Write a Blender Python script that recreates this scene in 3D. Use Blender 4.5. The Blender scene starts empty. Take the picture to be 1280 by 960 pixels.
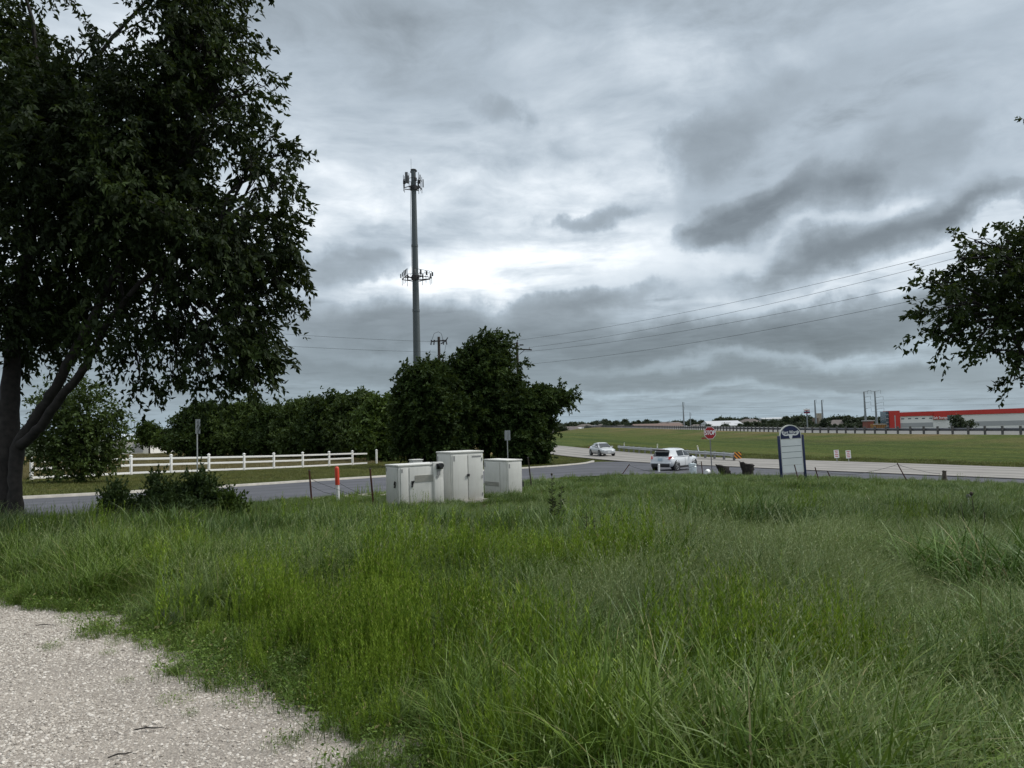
import bpy, bmesh, math, random
import numpy as np
from mathutils import Vector, Matrix, Euler
R_ = math.radians
SC = bpy.context.scene
COL = SC.collection
RNG = np.random.default_rng(11)
random.seed(5)

# ------------------------------------------------------------------ camera
FPX = 985.0; PITCH = math.atan(50/985); ROLL = R_(1.4); EZ = 1.65
_f = Vector((0, math.cos(PITCH), math.sin(PITCH))); _r = Vector((1, 0, 0)); _u = _r.cross(_f)
CR = _r*math.cos(ROLL) - _u*math.sin(ROLL); CU = _u*math.cos(ROLL) + _r*math.sin(ROLL)
cam_d = bpy.data.cameras.new('camera'); cam = bpy.data.objects.new('camera', cam_d); COL.objects.link(cam)
cam.matrix_world = Matrix((( CR.x, CU.x, -_f.x, 0), (CR.y, CU.y, -_f.y, 0), (CR.z, CU.z, -_f.z, EZ), (0, 0, 0, 1)))
cam_d.sensor_width = 36; cam_d.lens = 36*FPX/1280; cam_d.clip_end = 20000; cam_d.clip_start = .05
SC.camera = cam

def at(px, py, d):
    v = _f + CR*((px-640)/FPX) + CU*((480-py)/FPX)
    return Vector((0, 0, EZ)) + v*(d/v.y)

def gz(x, y):
    x = np.asarray(x, float); y = np.asarray(y, float)
    s = .03*y + .012*np.clip(x, -60, 60) + .022*np.clip(x-5, 0, 40)
    s = np.maximum(s, -.3); k = .5
    h = np.maximum(k-np.abs(s-2.2), 0)/k
    m = np.minimum(s, 2.2) - h*h*k/4
    t = np.clip((y-120)/180, 0, 1); t = t*t*(3-2*t)
    return -m - 3.4*t
def G(x, y): return float(gz(x, y))
def onray(px, d):            # point on the ground under the image column px at depth d
    a = (px-640)/FPX
    x = a*d
    return Vector((x, d, G(x, d)))

# ------------------------------------------------------------------ materials
def mat(name, col, rough=.7, metal=0, noise=None, spec=.5, bump=None, coat=0, emit=None):
    """noise=(scale, amount) mottles the base colour; bump=(scale, strength)"""
    m = bpy.data.materials.new(name); m.use_nodes = True
    nt = m.node_tree; b = nt.nodes['Principled BSDF']
    b.inputs['Base Color'].default_value = (*col, 1); b.inputs['Roughness'].default_value = rough
    b.inputs['Metallic'].default_value = metal; b.inputs['Specular IOR Level'].default_value = spec
    b.inputs['Coat Weight'].default_value = coat
    if noise or bump:
        tc = nt.nodes.new('ShaderNodeTexCoord')
    if noise:
        n = nt.nodes.new('ShaderNodeTexNoise'); n.inputs['Scale'].default_value = noise[0]; n.inputs['Detail'].default_value = 5
        nt.links.new(tc.outputs['Object'], n.inputs['Vector'])
        mr = nt.nodes.new('ShaderNodeMapRange'); mr.inputs[1].default_value = .25; mr.inputs[2].default_value = .75
        mr.inputs[3].default_value = 1-noise[1]; mr.inputs[4].default_value = 1+noise[1]
        nt.links.new(n.outputs['Fac'], mr.inputs[0])
        mx = nt.nodes.new('ShaderNodeVectorMath'); mx.operation = 'SCALE'; mx.inputs[0].default_value = col
        nt.links.new(mr.outputs[0], mx.inputs['Scale']); nt.links.new(mx.outputs[0], b.inputs['Base Color'])
    if bump:
        n = nt.nodes.new('ShaderNodeTexNoise'); n.inputs['Scale'].default_value = bump[0]; n.inputs['Detail'].default_value = 4
        nt.links.new(tc.outputs['Object'], n.inputs['Vector'])
        bp = nt.nodes.new('ShaderNodeBump'); bp.inputs['Strength'].default_value = bump[1]
        nt.links.new(n.outputs['Fac'], bp.inputs['Height']); nt.links.new(bp.outputs[0], b.inputs['Normal'])
    return m

class NT:
    """tiny node-graph helper"""
    def __init__(s, tree): s.t = tree
    def n(s, typ, **kw):
        nd = s.t.nodes.new(typ)
        for k, v in kw.items(): setattr(nd, k, v)
        return nd
    def put(s, sock, v):
        if isinstance(v, bpy.types.NodeSocket): s.t.links.new(v, sock)
        elif v is not None: sock.default_value = v
    def m(s, op, a, b=None, c=None, clamp=False):
        nd = s.n('ShaderNodeMath', operation=op, use_clamp=clamp)
        for i, v in enumerate((a, b, c)): s.put(nd.inputs[i], v)
        return nd.outputs[0]
    def vm(s, op, a, b=None, sc=None):
        nd = s.n('ShaderNodeVectorMath', operation=op)
        s.put(nd.inputs[0], a)
        if b is not None: s.put(nd.inputs[1], b)
        if sc is not None: s.put(nd.inputs['Scale'], sc)
        return nd.outputs['Value'] if op in ('LENGTH', 'DOT_PRODUCT', 'DISTANCE') else nd.outputs[0]
    def noise(s, vec, scale, detail=5, rough=.5, dist=0):
        nd = s.n('ShaderNodeTexNoise'); s.put(nd.inputs['Vector'], vec)
        nd.inputs['Scale'].default_value = scale; nd.inputs['Detail'].default_value = detail
        nd.inputs['Roughness'].default_value = rough; nd.inputs['Distortion'].default_value = dist
        return nd.outputs['Fac']
    def mr(s, v, a, b, c=0., d=1., smooth=False):
        nd = s.n('ShaderNodeMapRange'); nd.interpolation_type = 'SMOOTHSTEP' if smooth else 'LINEAR'
        s.put(nd.inputs[0], v)
        for i, q in enumerate((a, b, c, d)): s.put(nd.inputs[i+1], q)
        return nd.outputs[0]
    def mix(s, f, a, b, blend='MIX'):
        nd = s.n('ShaderNodeMix', data_type='RGBA', blend_type=blend)
        s.put(nd.inputs['Factor'], f)
        for sock, v in ((nd.inputs['A'], a), (nd.inputs['B'], b)):
            s.put(sock, (*v, 1) if isinstance(v, tuple) and len(v) == 3 else v)
        return [o for o in nd.outputs if o.type == 'RGBA'][0]
    def ramp(s, f, stops):
        nd = s.n('ShaderNodeValToRGB'); s.put(nd.inputs[0], f); cr = nd.color_ramp
        while len(cr.elements) < len(stops): cr.elements.new(.5)
        for e, (p, c) in zip(cr.elements, stops): e.position = p; e.color = (*c, 1)
        return nd.outputs[0]
# NB the Mix node has several sockets of one name: pick the colour ones
def _mix(s, f, a, b, blend='MIX'):
    nd = s.n('ShaderNodeMix', data_type='RGBA', blend_type=blend)
    s.put(nd.inputs[0], f)
    for i, v in ((6, a), (7, b)):
        s.put(nd.inputs[i], (*v, 1) if isinstance(v, tuple) and len(v) == 3 else v)
    return nd.outputs[2]
NT.mix = _mix

def newmat(name):
    m = bpy.data.materials.new(name); m.use_nodes = True
    return m, NT(m.node_tree), m.node_tree.nodes['Principled BSDF']

# ------------------------------------------------------------------ objects
def tag(o, label=None, cat=None, group=None, kind=None):
    if label: o['label'] = label
    if cat: o['category'] = cat
    if group: o['group'] = group
    if kind: o['kind'] = kind
    return o
def thing(name, label, cat, loc=(0, 0, 0), rz=0, group=None, rot=None):
    o = bpy.data.objects.new(name, None); COL.objects.link(o); o.empty_display_size = .2
    o.location = loc; o.rotation_euler = rot if rot else (0, 0, rz)
    return tag(o, label, cat, group)
def copy_tree(o, parent=None):
    c = o.copy(); COL.objects.link(c)
    if parent: c.parent = parent
    for ch in list(o.children): copy_tree(ch, c)
    return c
def npmesh(name, V, polys, mats, smooth=False, attrs=None, midx=None):
    """V (n,3); polys a list of (m,k) int arrays"""
    me = bpy.data.meshes.new(name); V = np.asarray(V, np.float32)
    me.vertices.add(len(V)); me.vertices.foreach_set('co', V.ravel())
    polys = [np.asarray(p, np.int32) for p in polys if len(p)]
    nl = sum(p.size for p in polys); nf = sum(len(p) for p in polys)
    me.loops.add(nl); me.loops.foreach_set('vertex_index', np.concatenate([p.ravel() for p in polys]))
    me.polygons.add(nf)
    tot = np.concatenate([np.full(len(p), p.shape[1], np.int32) for p in polys])
    me.polygons.foreach_set('loop_start', np.concatenate([[0], np.cumsum(tot)[:-1]]).astype(np.int32))
    me.update(calc_edges=True)
    if smooth: me.polygons.foreach_set('use_smooth', np.ones(nf, bool))
    for m in mats: me.materials.append(m)
    if midx is not None: me.polygons.foreach_set('material_index', np.asarray(midx, np.int32))
    for an, av in (attrs or {}).items():
        av = np.asarray(av, np.float32)
        if av.ndim == 1:
            at_ = me.attributes.new(an, 'FLOAT', 'POINT'); at_.data.foreach_set('value', av)
        else:
            at_ = me.attributes.new(an, 'FLOAT_COLOR', 'POINT')
            at_.data.foreach_set('color', np.hstack([av, np.ones((len(av), 1))]).astype(np.float32).ravel())
    me.validate(); return me
def link(name, me, parent=None):
    o = bpy.data.objects.new(name, me); COL.objects.link(o)
    if parent: o.parent = parent
    return o

class MB:
    """collects primitives, then links them as ONE mesh object"""
    def __init__(s): s.v = []; s.f = []; s.m = []; s.cur = 0
    def add(s, vs, fs):
        b = len(s.v); s.v += [tuple(v) for v in vs]
        for f in fs: s.f.append([i+b for i in f]); s.m.append(s.cur)
        return s
    def box(s, c, size, rot=None, bev=0):
        x, y, z = (q/2 for q in size); c = Vector(c)
        M = Euler(rot).to_matrix() if rot else Matrix.Identity(3)
        if bev <= 0:
            P = [(i*x, j*y, k*z) for i in (-1, 1) for j in (-1, 1) for k in (-1, 1)]
            F = [(0, 1, 3, 2), (4, 6, 7, 5), (0, 4, 5, 1), (2, 3, 7, 6), (0, 2, 6, 4), (1, 5, 7, 3)]
            return s.add([c + M @ Vector(p) for p in P], F)
        bm = bmesh.new(); bmesh.ops.create_cube(bm, size=1)
        for v in bm.verts: v.co = Vector((v.co.x*x*2, v.co.y*y*2, v.co.z*z*2))
        bmesh.ops.bevel(bm, geom=bm.edges[:], offset=bev, segments=2, affect='EDGES', profile=.6)
        bm.verts.index_update()
        s.add([c + M @ v.co for v in bm.verts], [[v.index for v in f.verts] for f in bm.faces]); bm.free(); return s
    def tube(s, pts, rad, n=8, cap=True):
        pts = [Vector(p) for p in pts]; rad = rad if hasattr(rad, '__len__') else [rad]*len(pts)
        V = []; F = []; side = None
        for i, p in enumerate(pts):
            t = (pts[min(i+1, len(pts)-1)] - pts[max(i-1, 0)]).normalized()
            if side is None: side = t.orthogonal().normalized()
            side = (side - t*side.dot(t)).normalized(); up = t.cross(side)
            V += [p + (side*math.cos(2*math.pi*k/n) + up*math.sin(2*math.pi*k/n))*rad[i] for k in range(n)]
        for i in range(len(pts)-1):
            for k in range(n):
                a = i*n+k; b = i*n+(k+1) % n; F.append((a, b, b+n, a+n))
        if cap: F.append(tuple(range(n-1, -1, -1))); F.append(tuple(range(len(pts)*n-n, len(pts)*n)))
        return s.add(V, F)
    def cyl(s, p0, p1, r0, r1=None, n=12): return s.tube([p0, p1], [r0, r0 if r1 is None else r1], n)
    def prism(s, poly, a, b, axis='y'):
        """2-D outline extruded from a to b along an axis: y -> outline in xz, x -> in yz, z -> in xy"""
        f = {'y': lambda p, q: (p[0], q, p[1]), 'x': lambda p, q: (q, p[0], p[1]), 'z': lambda p, q: (p[0], p[1], q)}[axis]
        n = len(poly); V = [f(p, a) for p in poly] + [f(p, b) for p in poly]
        F = [tuple(range(n-1, -1, -1)), tuple(range(n, 2*n))] + [(i, (i+1) % n, n+(i+1) % n, n+i) for i in range(n)]
        return s.add(V, F)
    def disc(s, c, r, axis, t, n=20):
        c = Vector(c); a = Vector(axis).normalized()*t/2; return s.tube([c-a, c+a], [r, r], n)
    def ball(s, c, r, n=10, m=6, sc=(1, 1, 1)):
        V = []; F = []
        for i in range(m+1):
            th = math.pi*i/m
            for k in range(n):
                ph = 2*math.pi*k/n
                V.append((c[0]+r*sc[0]*math.sin(th)*math.cos(ph), c[1]+r*sc[1]*math.sin(th)*math.sin(ph), c[2]+r*sc[2]*math.cos(th)))
        for i in range(m):
            for k in range(n):
                F.append((i*n+k, (i+1)*n+k, (i+1)*n+(k+1) % n, i*n+(k+1) % n))
        return s.add(V, F)
    def mesh(s, name, mats, smooth=False, fix=True):
        me = bpy.data.meshes.new(name); me.from_pydata(s.v, [], s.f)
        mats = mats if isinstance(mats, (list, tuple)) else [mats]
        for m in mats: me.materials.append(m)
        if len(mats) > 1: me.polygons.foreach_set('material_index', np.array(s.m, np.int32))
        if fix:
            bm = bmesh.new(); bm.from_mesh(me); bmesh.ops.recalc_face_normals(bm, faces=bm.faces[:]); bm.to_mesh(me); bm.free()
        if smooth: me.shade_smooth() if smooth is True else me.shade_auto(smooth)
        return me
    def build(s, name, mats, parent=None, smooth=False, loc=None, rz=None):
        me = s.mesh(name, mats, smooth is True)
        o = link(name, me, parent)
        if smooth and smooth is not True:
            me.polygons.foreach_set('use_smooth', np.ones(len(me.polygons), bool))
            me.set_sharp_from_angle(angle=smooth)
        if loc is not None: o.location = loc
        if rz is not None: o.rotation_euler.z = rz
        return o
AUTO = R_(38)

def poly_resample(P, n):
    P = np.asarray(P, float); d = np.concatenate([[0], np.cumsum(np.linalg.norm(np.diff(P, axis=0), axis=1))])
    t = np.linspace(0, d[-1], n); out = np.stack([np.interp(t, d, P[:, k]) for k in range(P.shape[1])], 1)
    for _ in range(6): out[1:-1] = (out[:-2] + 2*out[1:-1] + out[2:])/4
    return out
def offset(P, w):            # to the left of the direction of travel
    T = np.gradient(P, axis=0); T /= np.linalg.norm(T, axis=1)[:, None]
    return P + np.stack([-T[:, 1], T[:, 0]], 1)*np.asarray(w).reshape(-1, 1)
def grid_faces(n, m):
    i, j = np.meshgrid(np.arange(n-1), np.arange(m-1), indexing='ij')
    a = (i*m+j).ravel(); return np.stack([a, a+m, a+m+1, a+1], 1)
def strip(name, mat_, L, Rr, dz, m=9, crown=0):
    n = len(L); t = np.linspace(0, 1, m)
    X = L[:, None, :]*(1-t)[None, :, None] + Rr[:, None, :]*t[None, :, None]
    z = gz(X[..., 0], X[..., 1]) + dz + crown*(4*t*(1-t))[None]
    V = np.concatenate([X, z[..., None]], 2).reshape(-1, 3)
    me = npmesh(name, V, [grid_faces(n, m)], [mat_], True)
    uv = me.uv_layers.new(name='uv')
    d = np.concatenate([[0], np.cumsum(np.linalg.norm(np.diff(L, axis=0), axis=1))])
    UV = np.stack([np.repeat(d, m), np.tile(t, n)], 1).astype(np.float32)
    li = np.zeros(len(me.loops), np.int32); me.loops.foreach_get('vertex_index', li)
    uv.data.foreach_set('uv', UV[li].ravel())
    return tag(link(name, me), kind='structure')
# ================================================================== the lie of the land
FAR = poly_resample([(62, 8), (52, 24), (42, 41), (34.8, 53.3), (29.6, 62.5), (25, 69.8), (20.3, 76.8), (17.2, 84), (14.8, 93), (12.4, 105), (9.6, 120), (6.6, 140), (2.5, 172), (-6, 225)], 120)
wid = np.interp(FAR[:, 1], [0, 62, 86, 300], [12.2, 12.0, 9.4, 9.4])
NEAR = offset(FAR, wid)      # travelling away, the near side lies to the left
SFAR = poly_resample([(-46, 6), (-30, 17.5), (-19.5, 26.6), (-16.2, 30.2), (-13.2, 35.3), (-10.6, 41), (-7.4, 46.9), (-3.3, 54.2), (.8, 61.2), (3.9, 66), (6.6, 71.5), (7.6, 76)], 90)
SNEAR = poly_resample([(-38, -2), (-25, 8.5), (-13.6, 18.6), (-10.4, 22.2), (-6.6, 27.8), (-4.6, 31), (-1.2, 36.2), (3.2, 42.8), (7.5, 47), (12, 48.2), (16, 46.4), (20, 42.4), (25, 37.6)], 110)
FIELD_X = np.concatenate([SNEAR[:, 0], [32, 45, 62]]); FIELD_Y = np.concatenate([SNEAR[:, 1], [27.5, 6, -22]])
def field_limit(x): return np.interp(x, FIELD_X, FIELD_Y)
GRAVEL = np.array([(-30, 3.5), (-12, 9.8), (-7.3, 10.2), (-5.9, 9.2), (-5.2, 8.5), (-4.45, 8.35), (-3.75, 7.9), (-3.85, 7.25), (-3.0, 6.87), (-2.6, 6.17), (-2.18, 5.87), (-1.66, 5.3), (-1.14, 4.82), (-.75, 4.32), (-.52, 3.6), (-.2, 2.2), (.2, 0), (.6, -6), (-30, -12)])
def inpoly(x, y, P):
    c = np.zeros(np.shape(x), bool); n = len(P)
    for i in range(n):
        x1, y1 = P[i]; x2, y2 = P[(i+1) % n]
        if y1 == y2: continue
        k = ((y1 > y) != (y2 > y)) & (x < (x2-x1)*(y-y1)/(y2-y1)+x1); c ^= k
    return c
def wob(x, y):               # ragged edge
    return .10*np.sin(x*7.1+y*3.3)+.08*np.sin(x*15.7-y*11.9)+.05*np.sin(x*31+y*23)
def in_gravel(x, y, grow=0.): return inpoly(x+wob(y, x)-grow*.6, y+wob(x, y)-grow, GRAVEL)

def axis(lo, hi, step, far_lo, far_hi, g=1.13):
    c = list(np.arange(lo, hi+1e-6, step)); s = step; a = lo
    while a > far_lo: s *= g; a -= s; c.insert(0, a)
    s = step; a = hi
    while a < far_hi: s *= g; a += s; c.append(a)
    return np.array(c)
gx = axis(-45, 48, .6, -2600, 2600); gy = axis(-4, 95, .6, -60, 4500)
GX, GY = np.meshgrid(gx, gy, indexing='ij')
GZ = gz(GX, GY) - .02
GZ -= np.clip((GY-900)/3600, 0, 1)*10
dg = in_gravel(GX, GY)
X = GX.ravel(); Y = GY.ravel()
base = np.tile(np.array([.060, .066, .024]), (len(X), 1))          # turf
past = Y > np.interp(X, SFAR[:, 0], SFAR[:, 1]) + 11
past &= X < 0
base[past] = (.15, .118, .05)                                    # dry pasture
far_ = Y > 260; base[far_] = (.05, .062, .035)
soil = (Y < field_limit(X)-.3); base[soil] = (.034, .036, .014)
m_ground, N, B = newmat('turf')
ga = N.n('ShaderNodeAttribute', attribute_name='col'); geo = N.n('ShaderNodeNewGeometry')
n1 = N.noise(geo.outputs['Position'], .35, 6, .6); n2 = N.noise(geo.outputs['Position'], 5, 6, .7)
fac = N.m('MULTIPLY', N.mr(n1, .3, .7, .6, 1.45), N.mr(n2, .3, .7, .6, 1.4))
c = N.vm('SCALE', ga.outputs['Color'], sc=fac)
N.put(B.inputs['Base Color'], c); B.inputs['Roughness'].default_value = .95; B.inputs['Specular IOR Level'].default_value = .1
bp = N.n('ShaderNodeBump'); bp.inputs['Strength'].default_value = .8; bp.inputs['Distance'].default_value = .1
N.put(bp.inputs['Height'], n2); N.put(B.inputs['Normal'], bp.outputs[0])
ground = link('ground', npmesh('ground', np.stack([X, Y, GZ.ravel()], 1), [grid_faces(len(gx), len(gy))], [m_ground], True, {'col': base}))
tag(ground, kind='structure')

# roads -------------------------------------------------------------
def road_mat(name, col, bands, worn, grain):
    m, N, B = newmat(name)
    uv = N.n('ShaderNodeUVMap'); geo = N.n('ShaderNodeNewGeometry'); sp = N.n('ShaderNodeSeparateXYZ'); N.put(sp.inputs[0], uv.outputs[0])
    f = 1.0
    for (p, w, a) in bands:
        d = N.m('DIVIDE', N.m('ABSOLUTE', N.m('SUBTRACT', sp.outputs[1], p)), w)
        f = N.m('SUBTRACT', f, N.m('MULTIPLY', N.mr(d, 1., .2, 0, 1, True), a))
    st = N.noise(N.vm('MULTIPLY', uv.outputs[0], (.06, 5, 1)), 2.0, 4, .55)
    bl = N.noise(geo.outputs['Position'], .5, 5, .6); gr = N.noise(geo.outputs['Position'], grain, 3, .7)
    f = N.m('MULTIPLY', f, N.mr(st, .3, .7, 1-worn, 1+worn)); f = N.m('MULTIPLY', f, N.mr(bl, .3, .7, 1-worn, 1+worn)); f = N.m('MULTIPLY', f, N.mr(gr, .3, .7, .88, 1.12))
    N.put(B.inputs['Base Color'], N.vm('SCALE', col, sc=f)); B.inputs['Roughness'].default_value = .9; B.inputs['Specular IOR Level'].default_value = .12
    return m
m_conc = road_mat('concrete_road', (.255, .242, .225), [(.14, .09, .22), (.33, .09, .20), (.60, .09, .24), (.79, .09, .20), (.99, .05, .35), (.47, .010, .3), (.02, .03, .25)], .11, 30)
m_asph = road_mat('asphalt_road', (.082, .084, .094), [(.22, .07, -.14), (.42, .07, -.12), (.62, .07, -.14), (.82, .07, -.1)], .12, 40)
m_kerb = mat('kerb_concrete', (.36, .34, .30), .85, noise=(3, .2))
strip('side_road', m_asph, SNEAR, np.array([SFAR[int(round(i))] for i in np.linspace(0, len(SFAR)-1, len(SNEAR))]) if False else poly_resample(list(map(tuple, SFAR)) + [(12, 74), (18, 68), (26, 56), (32, 45)], 110), .03, 13)
strip('frontage_road', m_conc, FAR, NEAR, .075, 11)
def kerb(P, w, h):
    a = offset(P, w/2); b = offset(P, -w/2); n = len(P); V = []
    for p, q in zip(a, b):
        z = G(*((p+q)/2)); V += [(p[0], p[1], z-.1), (p[0], p[1], z+h), (q[0], q[1], z+h), (q[0], q[1], z-.1)]
    F = grid_faces(n, 4)
    o = link('kerb', npmesh('kerb', V, [F], [m_kerb])); return tag(o, kind='structure')
kerb(SFAR, .26, .13)
m_shoulder = mat('limestone_shoulder', (.34, .315, .275), .95, noise=(3, .35), bump=(20, .6))
q = SNEAR[(SNEAR[:, 0] > -7.2) & (SNEAR[:, 0] < 2.0)]
strip('road_shoulder', m_shoulder, q, offset(q, -np.interp(np.linspace(0, 1, len(q)), [0, .3, 1], [.5, 2.3, 1.0])), .022, 4)

# embankment and freeway -------------------------------------------
def plane_at(px, py, z):
    v = at(px, py, 1)-Vector((0, 0, EZ)); t = (z-EZ)/v.z; p = Vector((0, 0, EZ))+v*t; return (p.x, p.y)
toe = offset(poly_resample([tuple(p) for p in FAR[8:]], 130), -.7)
ZT = -.55
tp = [(58, 12), (56.5, 30), (54, 48)] + [plane_at(px, py, ZT) for px, py in [(1290, 543.6), (1200, 543.1), (1100, 542.3), (1000, 541), (900, 538.4), (850, 536.8), (800, 535.4), (770, 534.6), (748, 534.1)]]
tp3 = [(x, y, ZT) for x, y in tp]
for px, py, d in ((725, 535.6, 345), (708, 538.4, 332), (690, 541.6, 315), (672, 545, 300)):
    p = at(px, py, d); tp3.append((p.x, p.y, p.z))
TOP3 = poly_resample(tp3, 260)
k_end = int(np.argmax(TOP3[:, 1]))
# parameterise both rims by bearing so that the slope's ribs do not cross
tt = np.linspace(0, 1, 130); topR = np.stack([np.interp(np.linspace(0, 1, 130)**1.7, np.linspace(0, 1, 260), TOP3[:, k]) for k in range(3)], 1)
m_emb, N, B = newmat('mown_embankment')
geo = N.n('ShaderNodeNewGeometry'); uvn = N.n('ShaderNodeUVMap')
bands = N.noise(N.vm('MULTIPLY', uvn.outputs[0], (.012, 7.5, 1)), 1.6, 6, .62, .4)
pat = N.noise(geo.outputs['Position'], .09, 6, .6); fine = N.noise(geo.outputs['Position'], 2.2, 6, .75)
sp = N.n('ShaderNodeSeparateXYZ'); N.put(sp.inputs[0], uvn.outputs[0])
g = N.ramp(bands, [(.28, (.032, .055, .010)), (.44, (.052, .080, .014)), (.58, (.072, .095, .018)), (.78, (.100, .098, .030))])
dry = N.m('MULTIPLY', N.mr(sp.outputs[1], .5, .92), N.mr(pat, .40, .62))
g = N.mix(N.m('MULTIPLY', dry, .8), g, (.165, .125, .055))
N.put(B.inputs['Base Color'], N.vm('MULTIPLY', N.vm('SCALE', g, sc=N.mr(fine, .28, .72, .55, 1.35)), (.93, .87, .96)))
B.inputs['Roughness'].default_value = .95; B.inputs['Specular IOR Level'].default_value = .1
bp = N.n('ShaderNodeBump'); bp.inputs['Strength'].default_value = .7; bp.inputs['Distance'].default_value = .25; N.put(bp.inputs['Height'], fine); N.put(B.inputs['Normal'], bp.outputs[0])
M_ = 15; t = np.linspace(0, 1, M_); prof = t*t*(3-2*t)*.55+t*.45
tz = np.concatenate([toe, (gz(toe[:, 0], toe[:, 1])-.02)[:, None]], 1)
V = tz[:, None, :2]*(1-t)[None, :, None]+topR[:, None, :2]*t[None, :, None]
Zs = tz[:, None, 2]*(1-prof)[None]+topR[:, None, 2]*prof[None]
Zs += (RNG.normal(0, .035, Zs.shape))*(4*t*(1-t))[None]
me = npmesh('embankment', np.concatenate([V, Zs[..., None]], 2).reshape(-1, 3), [grid_faces(130, M_)], [m_emb], True)
uv = me.uv_layers.new(name='uv'); dd = np.concatenate([[0], np.cumsum(np.linalg.norm(np.diff(toe, axis=0), axis=1))])
UV = np.stack([np.repeat(dd, M_), np.tile(t, 130)], 1).astype(np.float32); li = np.zeros(len(me.loops), np.int32); me.loops.foreach_get('vertex_index', li)
uv.data.foreach_set('uv', UV[li].ravel()); tag(link('embankment', me), kind='structure')
EMB = np.concatenate([V, Zs[..., None]], 2)
# grass rim beside the frontage road, darker long growth at its edge, is part of verge_grass below
TR3 = TOP3[:k_end-2]; top2 = TR3[:, :2]; inn = offset(top2, -1.3); outr = offset(top2, -28); skirt = offset(top2, -55)
def ring(name, A, za, Bq, zb, m):
    n = len(A); V = np.zeros((n, 2, 3)); V[:, 0, :2] = A; V[:, 0, 2] = za; V[:, 1, :2] = Bq; V[:, 1, 2] = zb
    return tag(link(name, npmesh(name, V.reshape(-1, 3), [grid_faces(n, 2)], [m], True)), kind='structure')
m_strip = mat('mow_strip', (.20, .195, .18), .95, noise=(2, .2), spec=.08); m_fw = mat('freeway_concrete', (.16, .158, .15), .95, noise=(1, .12), spec=.08)
ring('guardrail_strip', top2, TR3[:, 2]+.0, inn, TR3[:, 2]+.03, m_strip)
ring('freeway', inn, TR3[:, 2]+.02, outr, TR3[:, 2]-.25, m_fw)
ring('freeway_bank', outr, TR3[:, 2]-.3, skirt, -6.2, m_emb)

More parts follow.
